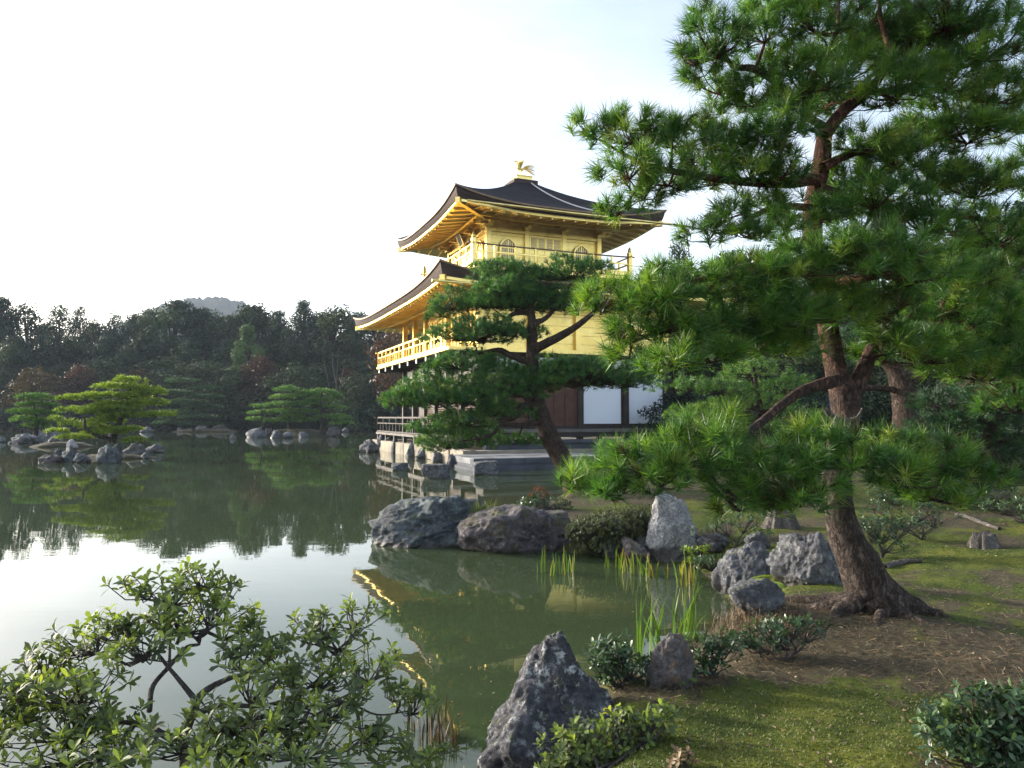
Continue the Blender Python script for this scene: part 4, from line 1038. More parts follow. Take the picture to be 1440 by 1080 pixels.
pine('pine_tree', 'dark green pine of thin flat layers behind the yellow-green pine', 'pine',
     [(272, 606, 84, .22), (271, 575, 84, .14), (262, 535, 84, .04)], [[(271, 570, 84, .08), (296, 560, 84, .02)], [(271, 585, 84, .08), (240, 578, 84, .02)]],
     [(255, 535, 20, 4), (288, 545, 16, 3), (245, 551, 26, 4), (290, 557, 20, 3), (258, 565, 30, 4), (285, 572, 22, 4), (268, 586, 36, 4), (250, 579, 26, 4), (295, 587, 14, 3), (240, 594, 20, 4), (280, 596, 26, 4)],
     84, 'needle_far', 'bark_far', .28, .055, 9, 2.6, 43, twigs=False, up=1.1, brown=0, grow=1.05, flat=.75)
for lab, mt, tr, lm, pads, sd in (
    ('bright green spreading pine with a dark trunk at the right end of the right islet', 'needle_fresh', [(453, 610, 66, .22), (453, 590, 66, .16), (452, 568, 66, .1), (452, 550, 66, .03)], [[(453, 572, 66, .1), (430, 568, 66, .02)], [(453, 575, 66, .1), (475, 572, 66, .02)], [(453, 590, 66, .1), (480, 592, 66, .02)]],
     [(450, 551, 26, 5), (436, 556, 12, 4), (470, 556, 12, 4), (434, 568, 21, 5), (469, 572, 18, 4), (430, 578, 18, 5), (427, 590, 20, 5), (469, 586, 22, 5), (480, 594, 16, 4), (450, 562, 20, 4)], 44),
    ('taller middle pine of the right islet, darker green than the one at the right end', 'needle_fresh', [(408, 610, 67, .22), (407, 590, 67, .14), (404, 565, 67, .08), (403, 547, 67, .03)], [[(405, 575, 67, .08), (388, 570, 67, .02)]],
     [(404, 547, 19, 5), (393, 558, 13, 4), (410, 557, 17, 4), (403, 568, 26, 5), (396, 578, 26, 5), (392, 591, 20, 5), (412, 585, 16, 4)], 45),
    ('smallest pine of the right islet, at its left end', 'needle_fresh', [(369, 610, 66, .14), (369, 592, 66, .09), (366, 572, 66, .03)], [[(368, 585, 66, .05), (358, 582, 66, .02)]],
     [(366, 571, 12, 4), (364, 580, 15, 4), (361, 589, 14, 4), (374, 580, 10, 3)], 46)):
    pine('pine_tree', lab, 'pine', tr, lm, pads, 66.5, mt, 'bark_far', .24, .045, 9, 2.6, sd, 'pines on the right islet', twigs=False, up=1.1, brown=0, grow=1.05, flat=.75)

# ------------------------------------------------------------------ middle pine in front of the pavilion
D2 = 14.8
pine('pine_tree', 'leaning cloud-pruned pine with a dark trunk in front of the golden pavilion', 'pine',
     [(816, 708, D2, .25), (797, 660, D2, .205), (771, 610, D2, .185), (757, 570, D2, .15), (750, 525, D2, .13), (748, 485, D2, .11), (748, 452, D2, .09), (744, 425, D2, .06)],
     [[(750, 492, D2, .11), (772, 481, D2 - .2, .09), (805, 463, D2 - .4, .07), (835, 440, D2 - .5, .04)], [(748, 455, D2, .07), (768, 447, D2, .05), (790, 420, D2, .03), (803, 400, D2, .02)], [(746, 440, D2, .06), (725, 440, D2, .05), (706, 452, D2, .03), (680, 462, D2, .015)],
      [(746, 430, D2, .05), (728, 420, D2, .04), (712, 400, D2, .02)], [(751, 512, D2, .08), (718, 500, D2, .07), (700, 492, D2, .05), (660, 500, D2, .02)], [(758, 575, D2, .09), (738, 570, D2 - .2, .075), (724, 586, D2 - .3, .06), (700, 592, D2 - .4, .05), (660, 590, D2 - .5, .03), (620, 570, D2 - .5, .015)],
      [(762, 592, D2, .07), (735, 598, D2 - .3, .05), (705, 598, D2 - .4, .035), (690, 612, D2 - .5, .03), (650, 620, D2 - .5, .012)], [(752, 540, D2, .08), (790, 535, D2, .06), (840, 530, D2, .04), (890, 535, D2, .015)], [(745, 540, D2, .07), (700, 545, D2, .05), (640, 550, D2, .03), (590, 556, D2, .012)]],
     [(707, 381, 48, 17), (804, 380, 47, 20), (745, 385, 40, 12), (836, 372, 22, 9), (640, 424, 40, 20), (690, 420, 45, 20), (745, 420, 60, 24), (790, 425, 35, 18), (715, 405, 50, 18), (620, 438, 20, 12), (665, 468, 62, 18), (700, 460, 40, 16), (750, 468, 22, 15), (645, 510, 47, 16), (690, 505, 25, 12), (600, 553, 52, 25), (570, 560, 25, 16), (640, 545, 40, 20), (700, 535, 60, 26), (750, 530, 40, 22), (830, 525, 78, 26), (790, 520, 50, 22), (880, 535, 34, 16), (635, 615, 50, 23), (600, 600, 25, 12), (655, 590, 45, 15), (680, 612, 30, 18), (705, 577, 42, 12), (729, 618, 28, 8), (735, 552, 34, 10), (660, 560, 50, 14)],
     D2, 'needle_blue', 'bark', .13, .010, 28, 2.5, 51, back=.35, up=.9, brown=.02, depthf=.75, grow=1.1)

# ------------------------------------------------------------------ the large pine of the foreground
DB = BASE.y
roots = []
for dx, dy, ln, tz in ((-.55, .1, 1, 0), (-.5, -.32, 1, 0), (-.16, -.45, .9, 0), (.22, -.42, 1, 0), (.52, -.2, 1, 0), (.65, .12, 1, 0), (.1, .5, 1, 0), (-.75, .28, 1.1, 0)):
    x0, y0 = BASE.x, BASE.y; P = []
    for t, r_, h in ((.14, .085, .10), (.36, .06, .02), (.6, .036, -.002), (.9, .02, -.03)):
        x = x0 + dx * t * 1.05 + .06 * math.sin(7 * t + dx * 9); y = y0 + dy * t * 1.05 + .05 * math.cos(6 * t + dy * 7)
        P.append((x, y, gz(x, y) + h, r_))
    roots.append(P)
pine('pine_tree', 'large red-barked pine with a leaning furrowed trunk and thick surface roots on the near bank', 'pine',
     [(1240, 872, DB, .20), (1227, 832, DB, .158), (1203, 782, DB - .02, .132), (1184, 737, DB, .104), (1177, 690, DB, .098), (1178, 650, DB, .097), (1188, 605, DB, .096), (1186, 556, DB + .05, .09), (1172, 505, DB + .1, .072), (1160, 430, DB + .1, .066), (1149, 365, DB + .1, .06), (1142, 318, DB + .15, .068), (1147, 270, DB + .2, .066), (1156, 222, DB + .2, .06), (1160, 178, DB + .2, .05)],
     [[(1159, 190, 5.2, .05), (1190, 152, 5.2, .045), (1228, 122, 5.2, .035), (1250, 75, 5.2, .025), (1238, 25, 5.2, .015), (1235, -30, 5.2, .008)],
      [(1222, 128, 5.2, .03), (1260, 128, 5.3, .022), (1300, 110, 5.3, .015), (1380, 85, 5.3, .008)],
      [(1160, 180, 5.2, .035), (1130, 158, 5.15, .03), (1095, 120, 5.1, .028), (1062, 97, 5.1, .026), (1030, 92, 5.1, .018), (1012, 60, 5.1, .012), (1000, 30, 5.1, .006)],
      [(1130, 158, 5.15, .022), (1150, 100, 5.2, .018), (1175, 55, 5.2, .014), (1180, 0, 5.2, .01)],
      [(1147, 252, 5.2, .045), (1100, 257, 5.1, .038), (1040, 255, 5.0, .03), (980, 247, 4.9, .024), (905, 230, 4.8, .016), (840, 195, 4.8, .007)],
      [(1157, 235, 5.2, .035), (1200, 215, 5.3, .028), (1255, 203, 5.4, .022), (1330, 195, 5.4, .016), (1410, 165, 5.4, .008)],
      [(1150, 262, 5.2, .03), (1220, 285, 5.4, .025), (1310, 300, 5.5, .02), (1400, 310, 5.6, .01)],
      [(1141, 292, 5.15, .028), (1098, 290, 5.1, .022), (1062, 303, 5.05, .02), (1038, 325, 5.0, .016), (1005, 328, 5.0, .008)],
      [(1145, 340, 5.1, .045), (1112, 345, 5.0, .04), (1060, 375, 4.8, .03), (980, 395, 4.6, .02), (880, 425, 4.5, .008)],
      [(1158, 420, 5.1, .05), (1110, 440, 4.9, .04), (1050, 450, 4.7, .03), (960, 460, 4.5, .02), (890, 480, 4.5, .008)],
      [(1160, 400, 5.1, .05), (1200, 395, 4.8, .04), (1260, 380, 4.6, .02), (1310, 380, 4.6, .01)],
      [(1194, 575, 5.1, .062), (1214, 520, 5.2, .055), (1240, 470, 5.4, .042), (1300, 440, 5.6, .03), (1390, 445, 5.7, .02)],
      [(1178, 535, 5.05, .045), (1132, 548, 4.9, .036), (1096, 572, 4.7, .030), (1060, 602, 4.5, .026), (1000, 645, 4.3, .025), (930, 662, 4.2, .018), (840, 672, 4.2, .008)],
      [(1185, 650, 4.9, .05), (1215, 650, 4.6, .035), (1270, 650, 4.4, .022), (1350, 660, 4.4, .01)],
      [(1182, 640, 4.9, .04), (1150, 655, 4.5, .03), (1120, 660, 4.2, .02)]],
     [(1160, 140, 50, 24, 5.4), (1110, 140, 44, 24, 5.2), (1200, 245, 44, 22, 5.4), (1260, 225, 50, 22, 5.5), (1150, 300, 50, 22, 5.4), (1330, 160, 60, 26, 5.5), (1400, 130, 50, 26, 5.5), (1080, 90, 44, 26, 5.3), (1240, 60, 60, 30, 5.4), (1010, 55, 55, 45, 5.1), (975, 75, 28, 30, 5.1), (1075, 40, 50, 35, 5.15), (1150, 25, 60, 40, 5.2), (1100, -10, 60, 30, 5.2), (1215, 30, 60, 40, 5.2), (1290, 70, 85, 50, 5.2), (1380, 60, 70, 45, 5.3), (1330, 20, 70, 40, 5.3), (1420, 95, 40, 25, 5.3), (1010, 115, 45, 30, 5.1), (1060, 135, 40, 25, 5.0), (1130, 110, 55, 40, 5.0), (1190, 95, 50, 35, 5.0), (1260, 120, 60, 35, 5.1), (1330, 110, 60, 30, 5.2),
      (840, 183, 36, 22, 4.8), (890, 185, 50, 27, 4.8), (945, 190, 50, 30, 4.9), (1000, 190, 55, 35, 4.9), (1060, 205, 55, 35, 5.0), (1105, 175, 45, 30, 5.0), (885, 238, 46, 26, 4.8), (940, 245, 50, 28, 4.9), (1000, 245, 50, 26, 4.9), (1060, 245, 45, 24, 5.0), (868, 292, 28, 20, 4.7), (905, 270, 34, 20, 4.8), (1100, 235, 40, 25, 4.9),
      (1225, 200, 50, 22, 5.3), (1290, 195, 60, 28, 5.4), (1360, 185, 55, 30, 5.4), (1430, 170, 40, 30, 5.4), (1230, 275, 60, 30, 5.4), (1300, 250, 60, 28, 5.5), (1370, 260, 60, 32, 5.5), (1440, 240, 50, 34, 5.6), (1310, 310, 70, 32, 5.5), (1400, 325, 60, 34, 5.6), (1210, 315, 50, 26, 5.4),
      (995, 325, 34, 24, 5.0), (1030, 295, 32, 18, 5.0), (1075, 285, 36, 22, 5.1), (1060, 325, 40, 18, 5.0), (1105, 310, 34, 20, 5.1),
      (1230, 360, 75, 38, 4.5), (1180, 350, 50, 30, 4.5), (1290, 375, 50, 36, 4.6), (1130, 370, 55, 32, 4.6), (1060, 385, 60, 32, 4.6), (990, 395, 55, 32, 4.5), (930, 405, 50, 30, 4.5), (870, 420, 48, 28, 4.4), (830, 430, 24, 18, 4.4), (900, 455, 50, 28, 4.4), (960, 450, 55, 34, 4.4), (1030, 445, 60, 38, 4.5), (1100, 435, 60, 38, 4.5), (1170, 430, 60, 38, 4.5), (1240, 430, 60, 38, 4.6), (885, 492, 34, 20, 4.4), (940, 500, 44, 24, 4.4), (1000, 495, 50, 26, 4.5), (1060, 480, 50, 28, 4.6), (1110, 485, 45, 26, 4.8),
      (1320, 430, 70, 45, 5.4), (1395, 440, 60, 50, 5.5), (1400, 370, 60, 36, 5.8), (1340, 380, 60, 36, 5.6), (1290, 490, 70, 36, 5.5), (1430, 560, 50, 34, 5.8), (1370, 510, 70, 40, 5.5), (1430, 500, 50, 44, 5.6), (1240, 480, 40, 30, 5.3),
      (800, 676, 30, 18, 4.2), (845, 660, 44, 26, 4.2), (900, 645, 48, 30, 4.2), (950, 625, 48, 30, 4.2), (1000, 610, 50, 30, 4.3), (870, 690, 44, 20, 4.1), (930, 672, 48, 22, 4.1), (985, 658, 50, 28, 4.1), (1040, 640, 50, 34, 4.2), (1045, 690, 40, 26, 4.0), (1090, 640, 46, 32, 4.2), (1130, 665, 44, 32, 4.1), (1150, 625, 44, 28, 4.3), (1200, 640, 46, 30, 4.2), (1250, 630, 46, 30, 4.4), (1265, 665, 50, 30, 4.3), (1320, 650, 50, 28, 4.5), (1375, 670, 44, 24, 4.5), (1310, 690, 50, 22, 4.4), (1040, 708, 34, 18, 4.0), (1125, 700, 40, 20, 4.1), (1090, 705, 34, 18, 4.0)],
     4.8, 'needle', 'bark_red', .135, .0056, 54, 2.9, 52, roots=roots, back=.25, up=.72, brown=.05, grow=1.1)
# dead snag on the trunk belongs to the large pine
# smaller pines behind it
pine('pine_tree', 'smaller reddish pine with an arching trunk behind the large pine, right of its trunk', 'pine',
     [(1275, 612, 11, .19), (1272, 580, 11, .17), (1268, 545, 11, .16), (1255, 515, 11, .12), (1230, 498, 11, .10), (1200, 492, 11, .06)],
     [[(1268, 545, 11, .1), (1310, 510, 11, .07), (1370, 490, 11.3, .03)], [(1265, 550, 11, .05), (1240, 546, 10.9, .045), (1205, 546, 10.9, .04)]],
     [(1240, 475, 60, 26), (1300, 480, 60, 26), (1360, 500, 60, 30), (1420, 520, 50, 30), (1190, 480, 44, 22), (1330, 455, 60, 26), (1400, 460, 60, 30), (1130, 500, 50, 24), (1300, 520, 50, 22), (1440, 440, 60, 40), (1430, 570, 50, 30), (1240, 440, 60, 26), (1350, 410, 70, 30)],
     11, 'needle_far', 'bark', .12, .008, 26, 1.4, 53, back=.5, up=.9)
pine('pine_tree', 'low spreading dark pine at the right edge behind the mossy bank', 'pine',
     [(1400, 690, 8.6, .10), (1398, 660, 8.6, .09), (1390, 620, 8.6, .07), (1396, 590, 8.6, .03)], [[(1397, 660, 8.6, .05), (1340, 640, 8.5, .02)], [(1392, 630, 8.6, .05), (1440, 610, 8.6, .02)]],
     [(1390, 590, 50, 24), (1340, 600, 50, 24), (1430, 605, 50, 26), (1320, 640, 50, 24), (1380, 635, 55, 26), (1440, 645, 46, 26), (1350, 665, 40, 18), (1420, 672, 44, 20), (1300, 605, 40, 20), (1330, 565, 50, 22), (1400, 548, 50, 24), (1440, 570, 50, 26), (1380, 580, 50, 22), (1285, 640, 40, 20), (1440, 520, 46, 26)],
     8.6, 'needle_far', 'bark', .11, .007, 30, 1.5, 54, back=.4, up=.9)
pine('pine_tree', 'young light green pine in the garden gap left of the large trunk', 'pine',
     [(1075, 640, 16, .13), (1072, 600, 16, .1), (1066, 560, 16, .07), (1060, 520, 16, .03)], [[(1070, 590, 16, .05), (1020, 580, 16, .02)], [(1070, 580, 16, .05), (1115, 565, 16, .02)]],
     [(1060, 520, 55, 18), (1010, 545, 50, 16), (1100, 545, 55, 18), (1050, 565, 60, 18), (1000, 580, 45, 16), (1110, 585, 50, 16), (1060, 600, 50, 16), (960, 540, 40, 16), (970, 580, 40, 14)],
     16, 'needle_fresh', 'bark', .14, .012, 20, 1.3, 55, back=.5, up=.9)
# ------------------------------------------------------------------ rocks
def wrock(label, px, py, w, h, mat, seed, **kw):      # foot at the water line
    p = on(px, py, 0); return rock(label, px, py, w, h, p.y + w * p.y / FPX * .3, mat, seed, base=(p.x * (1 + w / FPX * .3), p.y + w * p.y / FPX * .3, 0), **kw)
def grock(label, px, py, w, h, mat, seed, **kw):      # standing on the bank
    p = drop(px, py); k = 1 + w / FPX * .3
    return rock(label, px, py, w, h, p.y, mat, seed, base=(p.x * k, p.y * k, gz(p.x * k, p.y * k)), **kw)
wrock('large dark bluish boulder at the tip of the rocky point, pond water round its foot', 602, 770, 168, 66, 'rock_blue', 3, shape='crag', depth=.7, cat='boulder', lean=.15)
wrock('large dark brown-purple boulder at the water beside the bluish boulder', 728, 779, 166, 62, 'rock_purple', 4, shape='slab', depth=.7, cat='boulder')
p = on(676, 740, .15); rock('small dark rock peeping over the two large boulders', 676, 722, 60, 32, 10.6, 'rock_blue', 5, base=(p.x * .97, 10.6, .12))
grock('tall pale grey upright rock at the head of the small inlet', 947, 790, 86, 84, 'rock_pale', 6, shape='crag', cat='rock', depth=.7)
grock('whitish jagged rock beside the round clipped azalea', 866, 783, 46, 48, 'rock_pale', 7, shape='crag')
grock('small rounded grey stone between the whitish rock and the tall pale rock', 904, 758, 24, 24, 'rock_pale', 8)
grock('ochre-stained low rock at the foot of the tall pale rock', 898, 790, 50, 32, 'rock_warm', 81, shape='round')
grock('grey rock sloping down to the water, left of the big pale knobbly boulder', 1047, 834, 86, 66, 'rock_mid', 9, shape='crag', lean=.25)
grock('big pale knobbly boulder just left of the large pine trunk', 1133, 823, 106, 76, 'rock_mid', 10, shape='crag', cat='boulder')
grock('flat dark rock at the water edge below the sloping grey rock', 1062, 866, 88, 42, 'rock_mid', 111, shape='slab')
grock('dark low stone behind the sloping grey rock', 1066, 775, 36, 26, 'rock_mid', 12)
grock('flat grey stone on the moss behind the inlet', 1004, 782, 62, 20, 'rock_mid', 13, shape='slab')
p = on(782, 1092, .05)
rock('pointed pyramid-shaped dark rock with white lichen in the foreground', 782, 1090, 208, 176, 3.75, 'rock_fore', 14, shape='pyramid', base=(p.x * 1.06, 3.72, .0), depth=.85, cat='rock')
grock('leaning grey and ochre rock at the water beside the iris leaves', 941, 968, 70, 74, 'rock_warm', 15, shape='crag', lean=.3)
grock('small pale green pebble at the right foot of the pointed rock', 851, 1001, 18, 18, 'rock_pale', 16, sub=3, cat='pebble', name='pebble')
grock('small beige pebble under the low shrub beside the leaning rock', 976, 962, 14, 12, 'rock_pale', 17, sub=3, cat='pebble', name='pebble')
# stones standing in the water before the pavilion
wrock('flat-topped stone alone in the water left of the stone landing', 613, 673, 38, 20, 'rock_mid', 20, shape='block')
wrock('low dark stone in the water left of the flat-topped stone', 562, 662, 24, 11, 'rock_blue', 21, shape='block')
wrock('square grey stone leaning on the front of the stone landing', 683, 668, 36, 20, 'rock_mid', 22, shape='block')
for i, (px, py, w_, h_) in enumerate(((547, 634, 11, 20), (557, 637, 13, 22), (577, 642, 15, 21), (594, 645, 19, 15), (616, 650, 16, 15), (634, 657, 15, 19))):
    wrock('one of the upright dark stones standing in a row along the terrace wall', px, py, w_, h_, 'rock_mid', 30 + i, shape='crag', sub=4, group='stones along the terrace wall')
for px, py, w_, h_, lab in ((520, 636, 30, 18, 'dark rock at the outermost left corner of the terrace'), (540, 633, 26, 26, 'dark upright rock close under the veranda corner')):
    wrock(lab, px, py, w_, h_, 'rock_mid', px, shape='crag', sub=4)
# islet rocks
for i, (px, py, w_, h_, mt, lab) in enumerate((
    (72, 651, 32, 12, 'rock_purple', 'low reddish rock at the left tip of the rocky islet'), (98, 650, 30, 22, 'rock_blue', 'dark cleft rock left of the middle of the rocky islet'), (117, 651, 24, 14, 'rock_mid', 'small grey rock in front of the rocky islet'),
    (101, 633, 18, 16, 'rock_pale', 'pale capped rock under the lowest left branch of the yellow-green pine'), (151, 652, 34, 27, 'rock_blue', 'dark upright rock with a pointed top in the middle of the rocky islet'), (163, 640, 16, 17, 'rock_blue', 'narrow dark rock behind the pointed rock of the rocky islet'),
    (192, 641, 34, 17, 'rock_mid', 'grey flat-topped rock right of the pointed rock of the rocky islet'), (217, 637, 30, 13, 'rock_mid', 'low grey rock at the right tip of the rocky islet'), (205, 645, 16, 9, 'rock_blue', 'small dark rock in the water before the right tip of the rocky islet'),
    (84, 646, 18, 16, 'rock_blue', 'small dark rock behind the left tip of the rocky islet'))):
    wrock(lab, px, py, w_, h_, mt, 60 + i, shape='crag', sub=4)
for i, (px, py, w_, h_, mt, lab) in enumerate((
    (34, 624, 40, 14, 'rock_mid', 'long low grey rock in front of the left islet'), (57, 617, 22, 14, 'rock_mid', 'grey rock below the left islet pine'), (76, 605, 22, 12, 'rock_mid', 'pale grey rock high on the left islet, right of its pine'), (54, 622, 14, 8, 'rock_mid', 'small pale rock at the right end of the long low rock'), (2, 622, 12, 9, 'rock_mid', 'small pale rock at the very left edge of the pond'), (78, 621, 18, 10, 'rock_mid', 'small dark rock between the left islet and the rocky islet'))):
    wrock(lab, px, py if py > 610 else 612, w_, h_, mt, 80 + i, shape='crag', sub=4)
for i, (px, py, w_, h_, mt, lab) in enumerate((
    (208, 608, 20, 8, 'rock_mid', 'pale rock on the far shore just right of the yellow-green pine'), (253, 607, 9, 6, 'rock_mid', 'tiny pale rock on the far shore below the dark layered pine'), (283, 607, 20, 9, 'rock_mid', 'left grey rock of the pair under the dark layered pine'), (310, 607, 20, 10, 'rock_purple', 'right brownish rock of the pair under the dark layered pine'), (337, 602, 8, 6, 'rock_mid', 'single pale rock on the far shore between the two right groups of pines'), (328, 617, 8, 7, 'rock_mid', 'small pointed rock alone in the water left of the right islet'),
    (360, 615, 30, 14, 'rock_mid', 'broad pale rock at the left end of the right islet'), (376, 614, 18, 13, 'rock_purple', 'brownish rock next to the broad pale rock of the right islet'), (387, 616, 16, 11, 'rock_mid', 'third rock from the left on the right islet'), (405, 616, 17, 9, 'rock_mid', 'light rock in the middle of the right islet front'), (427, 615, 14, 8, 'rock_mid', 'light rock under the trunk side of the bright pine on the right islet'), (469, 614, 22, 16, 'rock_purple', 'square brown-grey rock at the right end of the right islet'), (486, 608, 10, 7, 'rock_mid', 'small mossy pale rock beyond the right end of the right islet'))):
    wrock(lab, px, py, w_, h_, mt, 100 + i, shape='crag', sub=3)

# ------------------------------------------------------------------ stumps and driftwood
def stump(label, px, py, w, h, seed, mat='dead_wood'):
    p = drop(px, py); s = p.y / FPX; R = w * s / 2; H = h * s; rng = np.random.default_rng(seed); acc = Acc()
    n = 40; rows_ = []
    ph = rng.uniform(0, 6.28, 6)
    for t in np.linspace(0, 1, 10):
        a = np.linspace(0, 2 * np.pi, n, endpoint=False)
        r = R * (1.15 - .5 * t ** .7) * (1 + .09 * np.sin(7 * a + ph[0] + t) + .06 * np.sin(13 * a + ph[1]) + .04 * np.sin(23 * a + ph[2]))
        z = H * t * (1 + .16 * np.sin(2 * a + ph[3]) + .10 * np.sin(5 * a + ph[4])) - .05
        rows_.append(np.stack([r * np.cos(a), r * np.sin(a) * .8, z], 1))
    for f, dz in ((.7, -.02), (.35, -.05), (.02, -.06)):
        q = rows_[9].copy(); q[:, :2] *= f; q[:, 2] = q[:, 2] * .5 + H * .5 + dz * H * 3; rows_.append(q)
    V = np.concatenate(rows_); F = [(i * n + k, i * n + (k + 1) % n, (i + 1) * n + (k + 1) % n, (i + 1) * n + k) for i in range(len(rows_) - 1) for k in range(n)]
    acc.add(V, F)
    return tag(link('tree_stump', acc.mesh('tree_stump', True), M[mat], None, p), label, 'stump')
stump('weathered grey tree stump on the bank behind the pale knobbly boulder', 1098, 742, 50, 28, 1)
stump('low broken brown stump on the bright moss at the right', 1383, 770, 46, 24, 2)
def driftwood(label, pts, r, seed):
    acc = Acc(); P = [];
    for i, (px, py) in enumerate(pts):
        q = drop(px, py); P.append((q.x, q.y, q.z + .02, r * (1 - .5 * i / len(pts))))
    add_limb(acc, smooth_path(P, 5), 8, .5, seed)
    o = link('fallen_branch', acc.mesh('fallen_branch', True, P[0][:3]), M['dead_wood'], None, P[0][:3]); return tag(o, label, 'branch')
driftwood('flat grey piece of driftwood on the moss right of the large pine trunk', [(1243, 800), (1262, 795), (1280, 792), (1296, 791)], .035, 3)
driftwood('long grey fallen branch on the ground at the right, before the dark bushes', [(1345, 725), (1368, 732), (1388, 740), (1405, 746)], .03, 4)
o = Acc()
for lb in ([(1190, 598, 4.92, .03), (1176, 590, 4.86, .024), (1165, 580, 4.82, .02), (1159, 573, 4.8, .014)], [(1176, 590, 4.86, .016), (1196, 590, 4.84, .011), (1206, 586, 4.83, .009), (1213, 574, 4.82, .006)], [(1204, 587, 4.83, .008), (1212, 585, 4.83, .005)], [(1178, 592, 4.86, .018), (1166, 606, 4.84, .012), (1158, 614, 4.83, .008)]):
    add_limb(o, smooth_path([(*at(a, b, c), r_) for a, b, c, r_ in lb], 4), 7, .2)
big = [x for x in SC.objects if x.get('label', '').startswith('large red-barked')][0]
link('dead_snag', o.mesh('dead_snag', True, big.location), M['dead_wood'], big)

# ------------------------------------------------------------------ shrubs
def ground_at(px, py): return drop(px, py)
# the big foreground shrub at lower left
sb = Vector((-1.32, 2.93, gz(-1.32, 2.93)))
shrub('rhododendron_bush', 'big open shrub of leathery leaf rosettes with bare grey branches at the lower left', 'shrub', sb,
      [(285, 812, 34, 18, 3.2), (245, 835, 50, 22, 3.1), (190, 828, 34, 14, 3.1), (300, 850, 40, 26, 3.2), (255, 875, 60, 26, 3.1), (180, 880, 50, 24, 3.0), (130, 910, 50, 24, 3.0), (200, 915, 60, 26, 2.9), (70, 935, 46, 24, 3.0), (30, 965, 44, 26, 2.9), (110, 960, 60, 28, 2.8), (20, 1010, 46, 30, 2.8), (80, 1030, 60, 34, 2.7), (150, 1000, 50, 24, 2.8), (330, 885, 36, 14, 3.2), (350, 875, 26, 12, 3.2),
       (335, 920, 44, 22, 3.0), (390, 905, 40, 18, 3.1), (440, 880, 34, 18, 3.2), (490, 868, 36, 16, 3.3), (470, 895, 44, 22, 3.2), (415, 940, 50, 22, 3.0), (350, 960, 50, 24, 2.8), (455, 950, 46, 26, 3.0), (520, 940, 34, 24, 3.2), (548, 965, 26, 16, 3.2), (585, 985, 26, 26, 3.2), (470, 1000, 60, 30, 2.9), (400, 1010, 60, 30, 2.7), (320, 1020, 60, 28, 2.6), (240, 1050, 70, 34, 2.5), (150, 1070, 70, 34, 2.5), (340, 1065, 70, 34, 2.5), (440, 1060, 70, 34, 2.6), (530, 1045, 50, 28, 2.8), (590, 1075, 44, 22, 2.8), (60, 1080, 70, 34, 2.5), (-30, 990, 44, 34, 2.8), (-40, 1060, 44, 34, 2.6)],
      3.0, 'shrub', .044, .017, 8, 800, 61, shell=.1, grow=1.5, yellow=.02, droop=.3,
      stems=[[(262, 1120, 2.95, 0.0186), (258, 1050, 2.95, 0.0170), (270, 1005, 2.95, 0.0159), (285, 975, 2.97, 0.0133), (320, 955, 3.0, 0.0106), (365, 940, 3.0, 0.0080), (390, 910, 3.1, 0.0053)],
             [(268, 1008, 2.95, 0.0138), (310, 992, 2.9, 0.0117), (375, 992, 2.95, 0.0090), (430, 970, 3.0, 0.0069), (470, 930, 3.15, 0.0048), (500, 890, 3.25, 0.0027)],
             [(275, 985, 2.96, 0.0117), (255, 960, 3.0, 0.0095), (238, 940, 3.02, 0.0074), (205, 905, 3.0, 0.0048), (150, 900, 3.0, 0.0027)],
             [(210, 1000, 2.9, 0.0106), (215, 965, 3.0, 0.0106), (240, 935, 3.05, 0.0090), (262, 910, 3.1, 0.0074), (280, 903, 3.12, 0.0064), (240, 870, 3.1, 0.0032)],
             [(238, 938, 3.05, 0.0064), (240, 890, 3.1, 0.0048), (245, 850, 3.15, 0.0032), (280, 820, 3.2, 0.0021)],
             [(250, 1040, 2.9, 0.0117), (190, 1018, 2.85, 0.0095), (120, 1010, 2.85, 0.0064), (50, 990, 2.85, 0.0037)],
             [(300, 1035, 2.85, 0.0133), (345, 1015, 2.8, 0.0106), (400, 1000, 2.85, 0.0069), (470, 985, 2.95, 0.0042), (510, 965, 3.1, 0.0032)],
             [(400, 1030, 2.85, 0.0074), (480, 990, 3.1, 0.0053), (530, 1005, 3.2, 0.0042), (575, 1000, 3.2, 0.0027)]])
SG = 'small evergreen shrubs on the near bank'
def small(label, px, py, lobes, d, mat='shrub_dark', L=.042, W=.018, per=7, n=90, seed=1, **kw):
    b = drop(px, py); return shrub(kw.pop('name', 'evergreen_shrub'), label, 'shrub', b, [(*l, d if len(l) < 5 else l[4])[:5] for l in lobes], d, mat, L, W, per, int(n * .8), seed, group=SG, **{'shell': .3, 'grow': 1.25, **kw})
d_ = lambda px, py: drop(px, py).y
small('small upright glossy shrub behind the pointed rock, at the water', 866, 968, [(865, 912, 26, 16), (850, 935, 24, 20), (890, 938, 28, 20), (870, 955, 26, 14)], d_(866, 968), seed=71, n=110)
small('low glossy shrub with pale dead leaves in front of the pointed rock', 845, 1085, [(800, 1050, 34, 18), (840, 1060, 44, 24), (880, 1015, 30, 20), (900, 1040, 40, 26), (830, 1030, 30, 16), (790, 1075, 34, 16), (930, 1010, 22, 18)], d_(870, 1060), L=.038, W=.02, n=210, seed=72, mat='shrub', yellow=.01)
small('low spreading shrub with short bare stems in front of the large pine roots', 1108, 925, [(1080, 885, 30, 12), (1115, 880, 34, 12), (1145, 885, 24, 12), (1070, 905, 34, 12), (1105, 900, 30, 12), (1045, 900, 22, 10)], d_(1108, 925), L=.036, W=.015, n=130, seed=73)
small('low leafy shrub right of the leaning ochre rock', 1000, 950, [(985, 905, 30, 12), (1010, 915, 30, 14), (965, 935, 26, 16), (995, 935, 28, 12), (1020, 900, 20, 10)], d_(1000, 950), L=.036, W=.015, n=120, seed=74)
